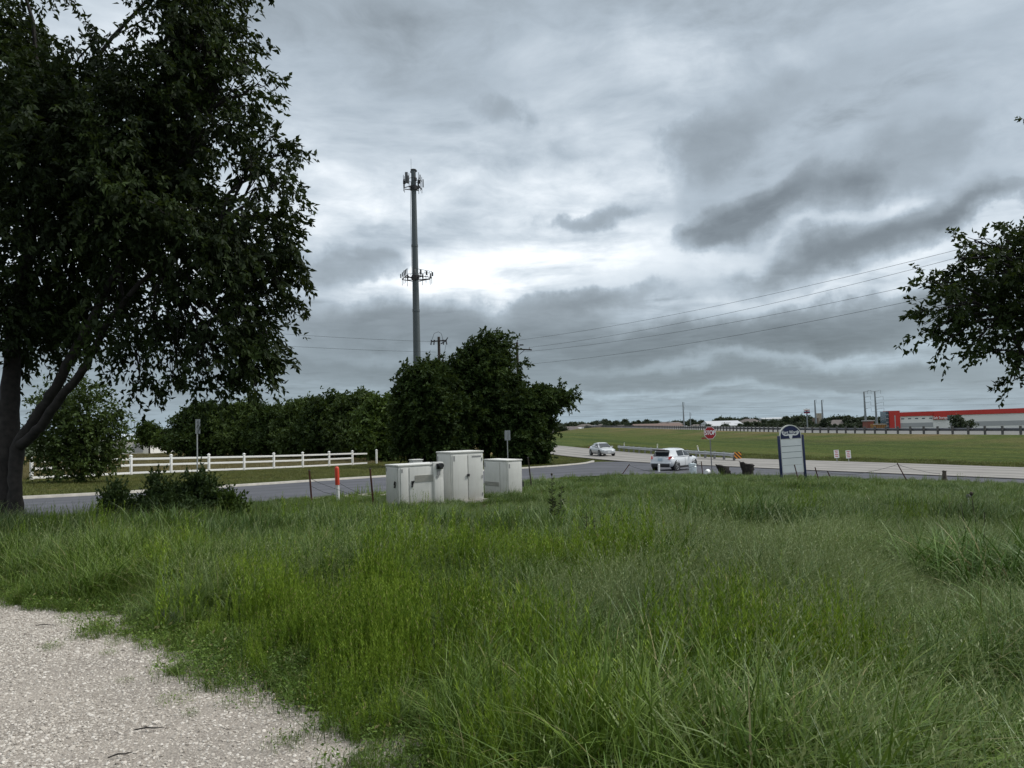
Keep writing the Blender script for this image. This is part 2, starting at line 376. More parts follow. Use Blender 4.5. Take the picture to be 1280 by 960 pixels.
# ================================================================== sky and light
def build_world():
    w = bpy.data.worlds.new('World'); SC.world = w; w.use_nodes = True
    t = w.node_tree; t.nodes.clear(); N = NT(t)
    SUN_EL, SUN_AZ = R_(48), R_(80)           # azimuth from +Y towards +X
    sky = N.n('ShaderNodeTexSky', sky_type='NISHITA'); sky.sun_disc = False; sky.sun_elevation = SUN_EL; sky.sun_rotation = SUN_AZ
    tc = N.n('ShaderNodeTexCoord'); D = tc.outputs['Generated']
    sp = N.n('ShaderNodeSeparateXYZ'); N.put(sp.inputs[0], D)
    el = N.m('MULTIPLY', N.m('ARCSINE', N.m('MAXIMUM', sp.outputs[2], -.999)), 57.2958)       # degrees
    az = N.m('MULTIPLY', N.m('ARCTAN2', sp.outputs[0], sp.outputs[1]), 57.2958)
    cc = N.n('ShaderNodeCombineXYZ'); N.put(cc.inputs[0], az); N.put(cc.inputs[1], el)
    zz = N.m('ADD', N.m('MAXIMUM', sp.outputs[2], 0.), .085)
    P = N.n('ShaderNodeCombineXYZ'); N.put(P.inputs[0], N.m('DIVIDE', sp.outputs[0], zz)); N.put(P.inputs[1], N.m('DIVIDE', sp.outputs[1], zz)); P = P.outputs[0]
    wrp = N.n('ShaderNodeTexNoise'); N.put(wrp.inputs['Vector'], P); wrp.inputs['Scale'].default_value = 1.3; wrp.inputs['Detail'].default_value = 3
    P2 = N.vm('ADD', P, N.vm('SCALE', N.vm('SUBTRACT', wrp.outputs['Color'], (.5, .5, .5)), sc=.5))
    big = N.noise(P2, .75, 4, .5); med = N.noise(N.vm('ADD', P2, (7, 3, 1)), 2.1, 7, .56); fin = N.noise(N.vm('ADD', P2, (1, 9, 4)), 6., 6, .6)
    warp2 = N.n('ShaderNodeTexNoise'); N.put(warp2.inputs['Vector'], cc.outputs[0]); warp2.inputs['Scale'].default_value = .11; warp2.inputs['Detail'].default_value = 7; warp2.inputs['Roughness'].default_value = .56
    A2 = N.vm('ADD', cc.outputs[0], N.vm('MULTIPLY', N.vm('SUBTRACT', warp2.outputs['Color'], (.5, .5, .5)), (17, 6.5, 0)))
    def blob(a, e, ra, re_, rot=0):
        mp = N.n('ShaderNodeMapping', vector_type='TEXTURE'); N.put(mp.inputs[0], A2)
        mp.inputs['Location'].default_value = (a, e, 0); mp.inputs['Rotation'].default_value = (0, 0, R_(rot)); mp.inputs['Scale'].default_value = (ra, re_, 1)
        return N.mr(N.vm('LENGTH', mp.outputs[0]), 1.45, .1, 0, 1, True)
    def blobs(L):
        s = None
        for (a, e, ra, re_, rot, k) in L:
            b = N.m('MULTIPLY', blob(a, e, ra, re_, rot), k); s = b if s is None else N.m('ADD', s, b)
        return s
    dark = blobs(CLOUD_DARK); lite = blobs(CLOUD_LIGHT)
    # base brightness by elevation (a real overcast is brightest towards the zenith)
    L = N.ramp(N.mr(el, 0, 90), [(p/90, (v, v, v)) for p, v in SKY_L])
    fade = N.mr(el, .5, 8., .45, 1.)
    tone = N.m('ADD', N.m('MULTIPLY', N.m('SUBTRACT', big, .5), 1.25), N.m('ADD', N.m('MULTIPLY', N.m('SUBTRACT', med, .5), 1.35), N.m('MULTIPLY', N.m('SUBTRACT', fin, .5), .60)))
    tone = N.m('MULTIPLY', tone, fade)
    tone = N.m('ADD', tone, N.m('MULTIPLY', lite, N.mr(N.m('ADD', N.m('MULTIPLY', med, .75), N.m('MULTIPLY', fin, .25)), .30, .68, .7, 1.9)))
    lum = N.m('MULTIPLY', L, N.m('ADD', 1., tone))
    # darker low cloud: ragged, thin at the rim, denser within
    rag = N.m('ADD', N.m('MULTIPLY', N.m('SUBTRACT', med, .5), 2.0), N.m('ADD', N.m('MULTIPLY', N.m('SUBTRACT', fin, .5), .6), N.m('MULTIPLY', N.m('SUBTRACT', big, .5), 1.6)))
    dens = N.m('MULTIPLY', N.m('ADD', dark, N.m('MULTIPLY', rag, N.mr(dark, 0., .45, .25, 1.))), N.mr(dark, .0, .25, .35, 1))
    dm = N.m('ADD', N.m('MULTIPLY', N.mr(dens, -.05, .62, 0, 1, True), .62), N.m('MULTIPLY', N.mr(dens, .45, 1.5, 0, 1, True), .38))
    low = N.mix(N.mr(el, 4, 16), (.175, .175, .175), (.165, .165, .165))
    lowl = N.m('MULTIPLY', .098, N.m('ADD', 1., N.m('MULTIPLY', N.m('ADD', N.m('SUBTRACT', fin, .5), N.m('SUBTRACT', med, .5)), .9)))
    mxl = N.n('ShaderNodeMix', data_type='FLOAT'); N.put(mxl.inputs[0], N.m('MULTIPLY', dm, .9)); N.put(mxl.inputs[2], lum); N.put(mxl.inputs[3], lowl)
    lum = N.m('MAXIMUM', mxl.outputs[0], .04)
    tint = N.ramp(N.mr(lum, 0, 1), [(0, (.87, 1.0, 1.10)), (.15, (.86, 1.0, 1.11)), (.3, (.86, 1.0, 1.13)), (.6, (.95, 1., 1.04))])
    tint = N.mix(N.mr(el, 8, 0, 0, 1), tint, (.78, 1.0, 1.17))
    cloud = N.vm('SCALE', tint, sc=lum)
    bg1 = N.n('ShaderNodeBackground'); N.put(bg1.inputs[0], sky.outputs[0]); bg1.inputs[1].default_value = .08
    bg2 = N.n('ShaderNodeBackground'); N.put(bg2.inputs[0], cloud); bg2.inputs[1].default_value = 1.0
    mx = N.n('ShaderNodeMixShader'); mx.inputs[0].default_value = .94
    t.links.new(bg1.outputs[0], mx.inputs[1]); t.links.new(bg2.outputs[0], mx.inputs[2])
    out = N.n('ShaderNodeOutputWorld'); t.links.new(mx.outputs[0], out.inputs[0])
    w.cycles.sampling_method = 'MANUAL'; w.cycles.sample_map_resolution = 512
    sd = bpy.data.lights.new('sun', 'SUN'); so = bpy.data.objects.new('sun', sd); COL.objects.link(so)
    sd.energy = 1.5; sd.angle = R_(14); sd.color = (1, .97, .92)
    v = Vector((math.sin(SUN_AZ)*math.cos(SUN_EL), math.cos(SUN_AZ)*math.cos(SUN_EL), math.sin(SUN_EL)))
    so.rotation_euler = (-v).to_track_quat('-Z', 'Y').to_euler(); so.location = v*60
def azel(px, py):
    v = (at(px, py, 1)-Vector((0, 0, EZ))).normalized(); return math.degrees(math.atan2(v.x, v.y)), math.degrees(math.asin(v.z))
def cb(px, py, rx, ry, rot, k):
    a, e = azel(px, py); return (a, e, rx/985*57.3*.9, ry/985*57.3*.92, rot, k)
CLOUD_DARK = [cb(945, 268, 130, 30, 12, 1.05), cb(860, 300, 60, 20, 5, .6), cb(1075, 312, 150, 30, 13, 1.0), cb(725, 270, 50, 15, 6, .62), cb(432, 338, 80, 26, 4, .8), cb(890, 180, 90, 50, 30, .50),
              cb(1060, 215, 110, 36, 20, .34), cb(1190, 190, 80, 30, 25, .30), cb(720, 384, 95, 15, 4, .65), cb(600, 418, 230, 26, -2, .62), cb(1040, 405, 190, 26, 4, .80), cb(840, 430, 200, 20, 2, .5), cb(900, 470, 420, 22, 0, .42), cb(500, 455, 220, 22, 0, .38), cb(625, 152, 50, 22, 0, .26), cb(1220, 268, 60, 16, 12, .75), cb(470, 395, 170, 20, 0, .45), cb(1130, 90, 220, 70, 0, .20), cb(560, 110, 170, 60, 0, .18), cb(1230, 380, 80, 24, 8, .5), cb(1030, 280, 330, 95, 12, .36), cb(900, 210, 200, 80, 30, .2), cb(700, 430, 560, 46, 0, .22)]
CLOUD_LIGHT = [cb(740, 324, 340, 38, 4, .46), cb(990, 362, 190, 20, 8, .62), cb(860, 345, 120, 22, 5, .3), cb(560, 368, 140, 30, -4, .45), cb(780, 225, 90, 36, 0, .22), cb(420, 245, 120, 50, 0, .30), cb(840, 45, 110, 46, 0, .30), cb(640, 240, 150, 40, 0, .28), cb(1100, 262, 60, 14, 15, .35), cb(150, 40, 120, 50, 0, .2), cb(1180, 350, 80, 16, 8, .3), cb(560, 442, 160, 10, 0, .3), cb(950, 448, 240, 9, 0, .34), cb(800, 492, 300, 7, 0, .22), cb(1150, 425, 120, 8, 4, .25)]
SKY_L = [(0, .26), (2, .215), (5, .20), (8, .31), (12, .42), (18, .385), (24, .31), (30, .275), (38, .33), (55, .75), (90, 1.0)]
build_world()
SC.view_settings.view_transform = 'Standard'; SC.view_settings.look = 'None'; SC.view_settings.exposure = .8; SC.view_settings.gamma = 1
SC.view_settings.use_curve_mapping = False
SC.cycles.max_bounces = 6; SC.cycles.transparent_max_bounces = 8; SC.cycles.diffuse_bounces = 3; SC.cycles.glossy_bounces = 2; SC.cycles.transmission_bounces = 3
SC.cycles.use_denoising = True; SC.cycles.use_adaptive_sampling = True
# ================================================================== vegetation
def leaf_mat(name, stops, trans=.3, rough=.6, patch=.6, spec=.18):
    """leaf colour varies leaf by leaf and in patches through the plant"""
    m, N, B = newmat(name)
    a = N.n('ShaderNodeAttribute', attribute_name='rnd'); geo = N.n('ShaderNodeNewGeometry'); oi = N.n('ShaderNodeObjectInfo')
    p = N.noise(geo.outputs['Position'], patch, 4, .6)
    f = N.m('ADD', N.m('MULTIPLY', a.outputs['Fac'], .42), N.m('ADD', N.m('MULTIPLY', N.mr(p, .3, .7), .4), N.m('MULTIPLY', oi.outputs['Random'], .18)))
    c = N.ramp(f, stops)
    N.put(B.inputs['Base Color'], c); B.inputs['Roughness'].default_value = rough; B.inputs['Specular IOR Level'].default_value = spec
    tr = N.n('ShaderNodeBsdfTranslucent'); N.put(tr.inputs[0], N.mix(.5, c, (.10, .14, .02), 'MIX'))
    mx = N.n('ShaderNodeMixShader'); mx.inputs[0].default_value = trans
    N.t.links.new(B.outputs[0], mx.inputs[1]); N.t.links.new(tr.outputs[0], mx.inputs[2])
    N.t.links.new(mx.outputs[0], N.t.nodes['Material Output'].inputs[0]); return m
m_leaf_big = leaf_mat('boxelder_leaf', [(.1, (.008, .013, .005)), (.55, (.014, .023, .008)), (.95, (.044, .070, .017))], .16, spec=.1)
m_leaf_right = leaf_mat('elm_leaf', [(.1, (.012, .020, .006)), (.55, (.024, .040, .011)), (.95, (.060, .092, .022))], .22, spec=.12)
m_leaf_dark = leaf_mat('dark_leaf', [(.1, (.012, .022, .006)), (.5, (.024, .043, .011)), (.9, (.056, .088, .020))], .18, patch=.35, spec=.1)
m_leaf_mid = leaf_mat('hedgerow_leaf', [(.1, (.022, .038, .010)), (.5, (.042, .068, .016)), (.9, (.080, .118, .026))], .22, patch=.2)
m_leaf_yel = leaf_mat('bright_leaf', [(.1, (.026, .048, .010)), (.5, (.046, .078, .015)), (.9, (.080, .12, .024))], .25, patch=.4)
m_leaf_shrub = leaf_mat('shrub_leaf', [(.1, (.013, .026, .008)), (.5, (.024, .044, .013)), (.9, (.048, .078, .022))], .2, patch=1.5)
m_bark = mat('bark', (.020, .017, .015), .95, noise=(9, .6), bump=(16, 1.0))
m_bark_far = mat('grey_bark', (.04, .035, .03), .95, noise=(3, .3))

def unit(a): return a/np.maximum(np.linalg.norm(a, axis=1), 1e-9)[:, None]
def leaf_geo(rng, pos, d, ln, wd, fold=.35):
    """folded diamond leaves: 4 vertices, 2 triangles each"""
    n = len(pos); d = unit(d); r = unit(rng.normal(size=(n, 3))+np.array([0, 0, .6]))
    s = unit(np.cross(d, r)); up = np.cross(s, d)
    ln = ln[:, None]; wd = wd[:, None]
    V = np.stack([pos, pos+d*ln*.42+s*wd+up*wd*fold, pos+d*ln-up*ln*.12, pos+d*ln*.42-s*wd+up*wd*fold], 1).reshape(-1, 3)
    b = np.arange(n)[:, None]*4
    F = np.concatenate([b+np.array([[0, 1, 2]]), b+np.array([[0, 2, 3]])])
    return V, F
def foliage(rng, blobs, per_m2, leaves, tw, ll, lw, droop=.5, wind=(.25, 0, 0), shell=.42):
    """blobs: (centre, (rx,ry,rz), weight). Twigs start in each ellipsoid (towards its skin) and carry drooping leaves."""
    VV = []; FF = []; RR = []; off = 0; starts = []
    for c, r, w in blobs:
        r = np.array(r); area = 4*math.pi*((r[0]*r[1])**1.6/3+(r[0]*r[2])**1.6/3+(r[1]*r[2])**1.6/3)**(1/1.6)
        n = max(6, int(area*per_m2*w))
        q = unit(rng.normal(size=(n, 3))); k = rng.random(n)**shell
        # uneven outline: the skin swells and shrinks by direction
        sw = 1+.22*np.sin(q[:, 0]*5+c[0])*np.sin(q[:, 1]*6+c[1]*2)+.18*np.sin(q[:, 2]*9+c[2]*3+q[:, 0]*4)
        T = np.array(c)+q*r*(k*sw)[:, None]
        D = unit(q*.9+rng.normal(size=(n, 3))*.55+np.array(wind)+np.array([0, 0, -droop*.25]))
        L = tw*(.5+rng.random(n))
        starts.append((np.array(c), T))
        t = (np.arange(leaves)+rng.random((n, leaves)))/leaves
        P = T[:, None, :]+D[:, None, :]*(L[:, None]*t)[..., None]
        P[..., 2] -= droop*L[:, None]*t*t*.7
        P += rng.normal(size=P.shape)*tw*np.where(leaves > 20, .085, .055)*(1.15-.6*t)[..., None]
        dd = D[:, None, :]*.5+rng.normal(size=P.shape)*.6+np.array([0, 0, -droop*1.1])+np.array(wind)*.6
        P = P.reshape(-1, 3); m = len(P); sz = .65+.7*rng.random(m)
        V, F = leaf_geo(rng, P, dd.reshape(-1, 3), ll*sz, lw*sz)
        rv = np.repeat(np.clip(np.repeat(rng.random(n), leaves)*.6+rng.random(m)*.4, 0, 1), 4)
        VV.append(V); FF.append(F+off); RR.append(rv); off += len(V)
    return np.concatenate(VV), np.concatenate(FF), np.concatenate(RR), starts
def curve3(a, b, sag, n=7, jit=0, rng=None):
    a = np.array(a, float); b = np.array(b, float); t = np.linspace(0, 1, n)[:, None]
    P = a*(1-t)+b*t; P[:, 2] += (sag*4*t*(1-t))[:, 0]
    if jit: P[1:-1] += rng.normal(size=P[1:-1].shape)*jit
    return [tuple(p) for p in P]
def add_limbs(mb, rng, fork, starts, r0, twig_r, twigs=10, jit=.08):
    for c, T in starts:
        d = np.linalg.norm(np.array(c)-np.array(fork)); rr = r0*min(1, .35+.06*len(T)**.4)
        P = curve3(fork, c, d*.12, 8, jit*d*.3, rng); mb.tube(P, list(np.linspace(rr, rr*.35, 8)), 7)
        for k in rng.choice(len(T), min(twigs, len(T)), replace=False):
            e = T[k]; s = np.array(P[int(rng.integers(3, 8))]); dl = np.linalg.norm(e-s)
            mb.tube(curve3(s, e, dl*.08, 5, dl*.04, rng), list(np.linspace(rr*.32, twig_r, 5)), 5)
def make_tree(name, label, cat, base, fork_h, trunk_r, blobs, mleaf, mbark, seed, per_m2, leaves, tw, ll, lw, droop=.5, wind=(.2, 0, 0), twigs=10, stems=None, group=None, shell=.42, twig_r=.006, lean=(0, 0), shrink=1.0):
    rng = np.random.default_rng(seed); base = np.array(base, float)
    root = thing(name, label, cat, base, group=group)
    shr = shrink
    bl = [(np.array(c, float)-base, tuple(q*shr for q in r), w) for c, r, w in blobs]
    V, F, rv, starts = foliage(rng, bl, per_m2, leaves, tw, ll, lw, droop, wind, shell)
    link('crown', npmesh('crown', V, [F], [mleaf], False, {'rnd': rv}), root)
    mb = MB()
    if stems:
        for S in stems:
            P = [np.array(p, float)-base for p, r in S]; rr = [r for p, r in S]
            t = np.linspace(0, len(P)-1, len(P)*5-4); Q = np.stack([np.interp(t, range(len(P)), [p[k] for p in P]) for k in range(3)], 1)
            for _ in range(2): Q[1:-1] = (Q[:-2]+2*Q[1:-1]+Q[2:])/4
            Q[1:-1] += rng.normal(size=Q[1:-1].shape)*.012
            mb.tube(Q, np.interp(t, range(len(rr)), rr)*(1+rng.normal(size=len(t))*.03), 12)
        fork = np.array(stems[0][-1][0])-base
        ends = [np.array(S[k][0], float)-base for S in stems for k in range(max(1, len(S)-2), len(S))]
        for c, T in starts:
            e = ends[int(np.argmin([np.linalg.norm(q-c) for q in ends]))]; add_limbs(mb, rng, e, [(c, T)], trunk_r*.28, twig_r, twigs)
    else:
        fork = np.array([lean[0], lean[1], fork_h])
        P = curve3((0, 0, -.3), fork, 0, 6, trunk_r*.12, rng); mb.tube(P, list(np.linspace(trunk_r*1.25, trunk_r*.75, 6)), 10)
        add_limbs(mb, rng, fork, starts, trunk_r*.6, twig_r, twigs)
    o = mb.build('trunk', mbark, root, AUTO)
    return root
def pb(px, py, d, rx, ry, rd=None, w=1.0):      # an ellipsoid of foliage: image size turned into metres at its own depth
    k = d/FPX; return (np.array(at(px, py, d)), (rx*k, (rd if rd else rx*k), ry*k), w)

# --- big tree on the left
TB = onray(15, 17.6); d0 = 17.6
S = lambda L, k=1.: [(at(px, py, d), r*k) for px, py, d, r in L]
stems = [S([(6, 665, 17.5, .34), (8, 600, 17.5, .25), (10, 545, 17.6, .24), (14, 470, 17.8, .19), (22, 390, 18, .15), (40, 290, 18, .11), (60, 180, 18, .07)]),
         S([(20, 662, 17.3, .24), (19, 610, 17.3, .165), (20, 560, 17.4, .175), (42, 527, 17.3, .145), (68, 487, 17.2, .13), (94, 437, 17.1, .12), (113, 403, 17, .10), (150, 330, 17, .075), (190, 240, 17, .05)], .85),
         S([(26, 556, 17.3, .15), (50, 535, 17.1, .135), (75, 497, 16.9, .125), (101, 468, 16.8, .115), (116, 440, 16.7, .10), (138, 395, 16.6, .085), (200, 330, 16.5, .06), (270, 290, 16.5, .04)], .78),
         S([(6, 560, 17.6, .16), (-30, 470, 18, .14), (-80, 340, 18.3, .10), (-130, 180, 18.5, .07)])]
B_ = [pb(20, 190, 18, 85, 110, 3), pb(110, 200, 17.5, 80, 95, 3), pb(200, 260, 17, 80, 85, 2.8), pb(90, 310, 18, 95, 80, 3), pb(275, 300, 16.6, 60, 55, 2.2, .75), pb(338, 325, 16.4, 46, 50, 1.8), pb(335, 400, 16.3, 38, 46, 1.5, .85), pb(335, 450, 16.2, 24, 28, 1),
      pb(170, 180, 17.2, 60, 70, 2.4), pb(215, 140, 17, 45, 60, 2), pb(235, 75, 17, 35, 50, 1.8, .9), pb(262, 40, 17, 30, 30, 1.3, .8), pb(232, 12, 17, 28, 30, 1.3), pb(252, -40, 17.2, 45, 45, 1.8, .8),
      pb(288, 62, 17, 34, 20, 1.2, .5), pb(318, 40, 17, 26, 7, .6, .6), pb(296, 20, 17, 22, 7, .6, .5), pb(322, 74, 16.9, 24, 7, .6, .6), pb(298, 110, 17, 40, 22, 1.2, .5), pb(348, 104, 16.9, 24, 7, .6, .6), pb(340, 130, 16.9, 22, 6, .5, .5), pb(312, 165, 16.8, 38, 28, 1.3, .5), pb(366, 170, 16.7, 24, 8, .6, .6), pb(374, 192, 16.7, 20, 6, .5, .5), pb(345, 215, 16.6, 34, 22, 1.2, .6), pb(380, 226, 16.5, 14, 10, .6, .6), pb(368, 275, 16.4, 26, 24, 1, .85), pb(392, 308, 16.4, 14, 18, .7, .85), pb(380, 362, 16.3, 9, 20, .6, .7),
      pb(250, 390, 16.6, 46, 34, 1.8, .45), pb(195, 428, 16.6, 36, 28, 1.5, .45), pb(258, 440, 16.4, 30, 24, 1.2, .38), pb(300, 456, 16.3, 14, 20, .8, .4), pb(175, 474, 16.4, 8, 13, .5, .5), pb(235, 478, 16.3, 9, 12, .5, .5), pb(282, 476, 16.3, 7, 12, .4, .5), pb(346, 482, 16.2, 8, 16, .5, .6), pb(362, 450, 16.2, 8, 18, .5, .6), pb(150, 400, 17, 46, 34, 2, .5), pb(60, 395, 18, 60, 45, 2.2, .8), pb(20, 400, 18.4, 50, 50, 2.2, .8),
      pb(6, 45, 18, 26, 60, 2.4), pb(30, 104, 18, 34, 38, 2), pb(75, 125, 17.8, 34, 32, 2), pb(118, 84, 17.5, 20, 28, 1.2, .8), pb(122, 46, 17.5, 6, 12, .5, .7), pb(162, 104, 17.4, 26, 32, 1.3, .8), pb(172, 62, 17.4, 6, 15, .5, .7),
      pb(10, -70, 18, 34, 55, 2, .7), pb(278, -60, 17.4, 50, 45, 2, .6), pb(-110, 120, 18.6, 85, 120, 3, .5), pb(-130, 320, 18.6, 90, 90, 3, .4), pb(-80, -80, 18.6, 70, 90, 3, .4)]
B_ = [(c-np.array([26*min(1, max(0, (640+FPX*c[0]/c[1]-190)/110))*c[1]/FPX, 0, 0]), r, w) for c, r, w in B_]
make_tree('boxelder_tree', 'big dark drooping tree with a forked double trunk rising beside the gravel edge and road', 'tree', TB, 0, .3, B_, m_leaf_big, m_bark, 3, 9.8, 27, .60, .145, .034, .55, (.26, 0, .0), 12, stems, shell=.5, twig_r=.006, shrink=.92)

# --- tree reaching in at the right edge
TR = onray(1395, 15.5)
stems = [S([(1398, 760, 15.5, .30), (1396, 620, 15.5, .21), (1392, 520, 15.5, .19), (1370, 440, 15.5, .13), (1330, 390, 15.3, .09), (1285, 350, 15.2, .06)]),
         S([(1392, 520, 15.5, .15), (1410, 420, 15.6, .13), (1420, 300, 15.8, .10), (1430, 180, 16, .06)]),
         S([(1380, 480, 15.5, .08), (1330, 455, 15.3, .06), (1274, 442, 15.2, .045), (1262, 400, 15.2, .03)])]
B_ = [pb(1275, 350, 15.4, 60, 55, 1.8), pb(1225, 345, 15.2, 42, 38, 1.2), pb(1245, 400, 15.2, 48, 42, 1.3), pb(1195, 380, 15, 36, 28, .9, .8), pb(1165, 352, 15, 16, 9, .4, .8), pb(1158, 390, 15, 14, 10, .4, .7), pb(1165, 412, 15, 20, 13, .5, .6), pb(1218, 300, 15.2, 14, 13, .5, .8), pb(1200, 322, 15.1, 22, 12, .5, .8), pb(1262, 305, 15.3, 26, 26, .8, .9), pb(1284, 285, 15.4, 14, 14, .5),
      pb(1245, 440, 15.1, 26, 14, .7, .6), pb(1215, 430, 15.1, 20, 14, .6, .5), pb(1276, 448, 15.1, 14, 10, .4, .5), pb(1268, 474, 15, 6, 7, .2, .4), pb(1295, 410, 15.4, 40, 36, 1.4), pb(1180, 425, 15, 10, 12, .3, .5),
      pb(1360, 320, 15.6, 80, 80, 2.4, .6), pb(1430, 240, 15.8, 100, 100, 3, .5), pb(1400, 150, 16, 90, 70, 2.4, .4), pb(1480, 350, 15.8, 80, 80, 2.4, .4)]
make_tree('elm_tree', 'dark leafy tree whose boughs hang into view at the right edge of the photo', 'tree', TR, 0, .24, B_, m_leaf_right, m_bark, 8, 8.2, 26, .42, .115, .030, .28, (-.20, 0, .06), 12, stems, shell=.5, shrink=.80)

# --- clump of dark trees behind the utility cabinets
D = 74
make_tree('hackberry_tree', 'tall dark round tree behind the cabinets, tallest of the clump between the two utility poles', 'tree', onray(606, D), 2.4, .3,
          [pb(602, 462, D, 36, 28, 3), pb(612, 443, D, 24, 17, 2.2), pb(588, 484, D, 40, 34, 3.2), pb(616, 488, D, 32, 34, 3), pb(612, 422, D, 12, 5, .9, .6), pb(630, 428, D, 8, 4, .7, .6), pb(590, 436, D, 9, 6, .8, .5), pb(645, 470, D, 7, 8, .8, .45), pb(650, 452, D, 5, 3, .5, .5), pb(652, 490, D, 6, 5, .6, .5), pb(565, 470, D, 22, 22, 1.8), pb(600, 525, D-1, 50, 40, 3.6), pb(640, 530, D, 28, 38, 2.6), pb(600, 428, D, 16, 7, 1.2, .6), pb(575, 446, D, 10, 10, 1, .6)],
          m_leaf_dark, m_bark_far, 21, 8.5, 24, 1.05, .34, .085, .25, (.45, 0, .05), 8, group=None, shrink=.82)
make_tree('broad_tree', 'broad dark tree left of the tallest one, just below the monopole tower', 'tree', onray(525, D-3), 1.8, .28,
          [pb(530, 480, D-3, 38, 30, 3), pb(518, 505, D-3, 32, 36, 2.8), pb(545, 520, D-4, 44, 46, 3.2), pb(516, 545, D-4, 28, 28, 2.4), pb(534, 462, D-3, 16, 12, 1.3, .8), pb(550, 560, D-4, 40, 22, 2.6)],
          m_leaf_dark, m_bark_far, 22, 8, 24, 1.0, .34, .085, .25, (.3, 0, .05), 8, shrink=.8)
make_tree('leaning_tree', 'low dark tree with a bough sweeping out to the right towards the road', 'tree', onray(664, D-2), 1.6, .22,
          [pb(655, 515, D-2, 30, 32, 2.4), pb(672, 500, D-2, 30, 16, 2), pb(697, 495, D-2, 17, 9, 1.2, .8), pb(712, 493, D-2, 7, 4, .5, .7), pb(660, 550, D-3, 28, 28, 2.4), pb(674, 520, D-2, 16, 14, 1.3, .5), pb(640, 560, D-3, 30, 22, 2.2), pb(668, 566, D-3, 14, 12, 1.4)],
          m_leaf_dark, m_bark_far, 23, 8, 24, .95, .32, .085, .25, (.5, 0, .05), 8, lean=(.6, 0), shrink=.85)
# --- line of trees behind the pasture
HR = 'trees in the line behind the dry pasture'
rows = [(255, 505, 118, 38, m_leaf_dark, 'dark rounded tree at the left end of the tree line behind the pasture'),
        (305, 502, 116, 34, m_leaf_mid, 'ragged green tree second from the left in the tree line'),
        (342, 506, 112, 30, m_leaf_dark, 'lower dark tree third from the left in the tree line'),
        (378, 499, 108, 32, m_leaf_mid, 'spreading green tree in the middle of the tree line'),
        (412, 494, 104, 34, m_leaf_dark, 'tall dark tree in the tree line, fifth from the left'),
        (446, 490, 100, 34, m_leaf_mid, 'tall fresh green tree at the tree line, left of the monopole'),
        (478, 494, 90, 32, m_leaf_yel, 'light green tree in front of the tree line beside the end of the white fence')]
for i, (px, top, d, w, ml, lab) in enumerate(rows):
    b = onray(px, d); k = d/FPX; H = at(px, top, d).z-b.z; h = H/k
    cy = lambda f: top+h*f
    make_tree('hedgerow_tree', lab, 'tree', b, 1.2, .2,
              [pb(px, cy(.3), d, w*.75, h*.26), pb(px-w*.45, cy(.5), d, w*.6, h*.28), pb(px+w*.45, cy(.48), d, w*.6, h*.3), pb(px, cy(.68), d-1.5, w*.95, h*.27), pb(px+w*.2, cy(.16), d, w*.3, h*.13, None, .7), pb(px-w*.3, cy(.22), d, w*.25, h*.12, None, .7)],
              ml, m_bark_far, 40+i, 11, 8, 1.0, .42, .13, .2, (.25, 0, .1), 6, group=HR)
make_tree('hedgerow_tree', 'small grey green round tree beside the pale barn roof', 'tree', onray(186, 165), 1.2, .18, [pb(186, 538, 165, 10, 9), pb(181, 545, 165, 9, 8), pb(191, 545, 165, 9, 8)], m_leaf_dark, m_bark_far, 61, 8, 7, 1.0, .5, .17, .15, (.1, 0, .1), 5, group=HR)
make_tree('hedgerow_tree', 'small light green bush tree between the barn and the tree line', 'tree', onray(208, 135), .8, .14, [pb(208, 548, 135, 11, 9), pb(214, 552, 135, 10, 8), pb(203, 553, 135, 8, 6)], m_leaf_yel, m_bark_far, 62, 8, 7, .9, .45, .15, .15, (.1, 0, .1), 5, group=HR)
make_tree('hedgerow_tree', 'dark low tree in the gap behind the left hedge', 'tree', onray(150, 150), .8, .14, [pb(225, 548, 140, 12, 11), pb(232, 543, 140, 12, 12)], m_leaf_dark, m_bark_far, 63, 8, 7, .9, .45, .15, .15, (.1, 0, .1), 5, group=HR) if False else None
# --- young tree standing against the fence, under the big tree
D = 44
make_tree('young_tree', 'bushy mid green tree growing through the white fence under the big tree', 'tree', onray(102, D), .8, .16,
          [pb(100, 520, D, 36, 28, 1.6), pb(75, 550, D, 32, 32, 1.6), pb(118, 560, D, 30, 26, 1.6), pb(135, 525, D, 20, 12, .8, .6), pb(110, 492, D, 22, 14, 1, .7), pb(142, 545, D, 18, 12, .8, .5), pb(95, 585, D-.5, 28, 12, 1.4), pb(62, 505, D, 24, 22, 1.1, .8), pb(50, 560, D, 20, 26, 1.2, .8), pb(140, 575, D, 14, 10, .7, .5), pb(150, 512, D, 12, 6, .5, .4)],
          m_leaf_mid, m_bark, 71, 10, 9, .7, .22, .06, .2, (.3, 0, .05), 8)
# --- shrubs at the left, in front of the side road
def shrub(label, px, d, top, w, seed, ml=m_leaf_shrub, n=6):
    b = onray(px, d); k = d/FPX; h = (at(px, top, d).z-b.z)/k; by = top+h; rng = np.random.default_rng(seed)
    bl = []
    for i in range(n):
        a = rng.uniform(-.75, .75); hh = (1-.40*abs(a))*rng.uniform(.78, 1.05)
        bl.append(pb(px+a*w, by-h*hh*.5, d+rng.uniform(-.3, .3), w*rng.uniform(.2, .34), h*hh*.46, .3))
    bl.append(pb(px, by-h*.55, d, w*.22, h*.5, .25)); bl.append(pb(px, by-h*.28, d, w*.8, h*.24, .5))
    make_tree('shrub', label, 'shrub', b, .15, .03, bl, ml, m_bark, seed, 75, 13, .24, .075, .024, -.35, (.06, 0, .10), 6, group='shrubs at the left end of the grass', shell=.5, twig_r=.003)
shrub('small dark shrub with upright sprigs, leftmost of the shrubs by the side road', 145, 18.4, 610, 22, 81)
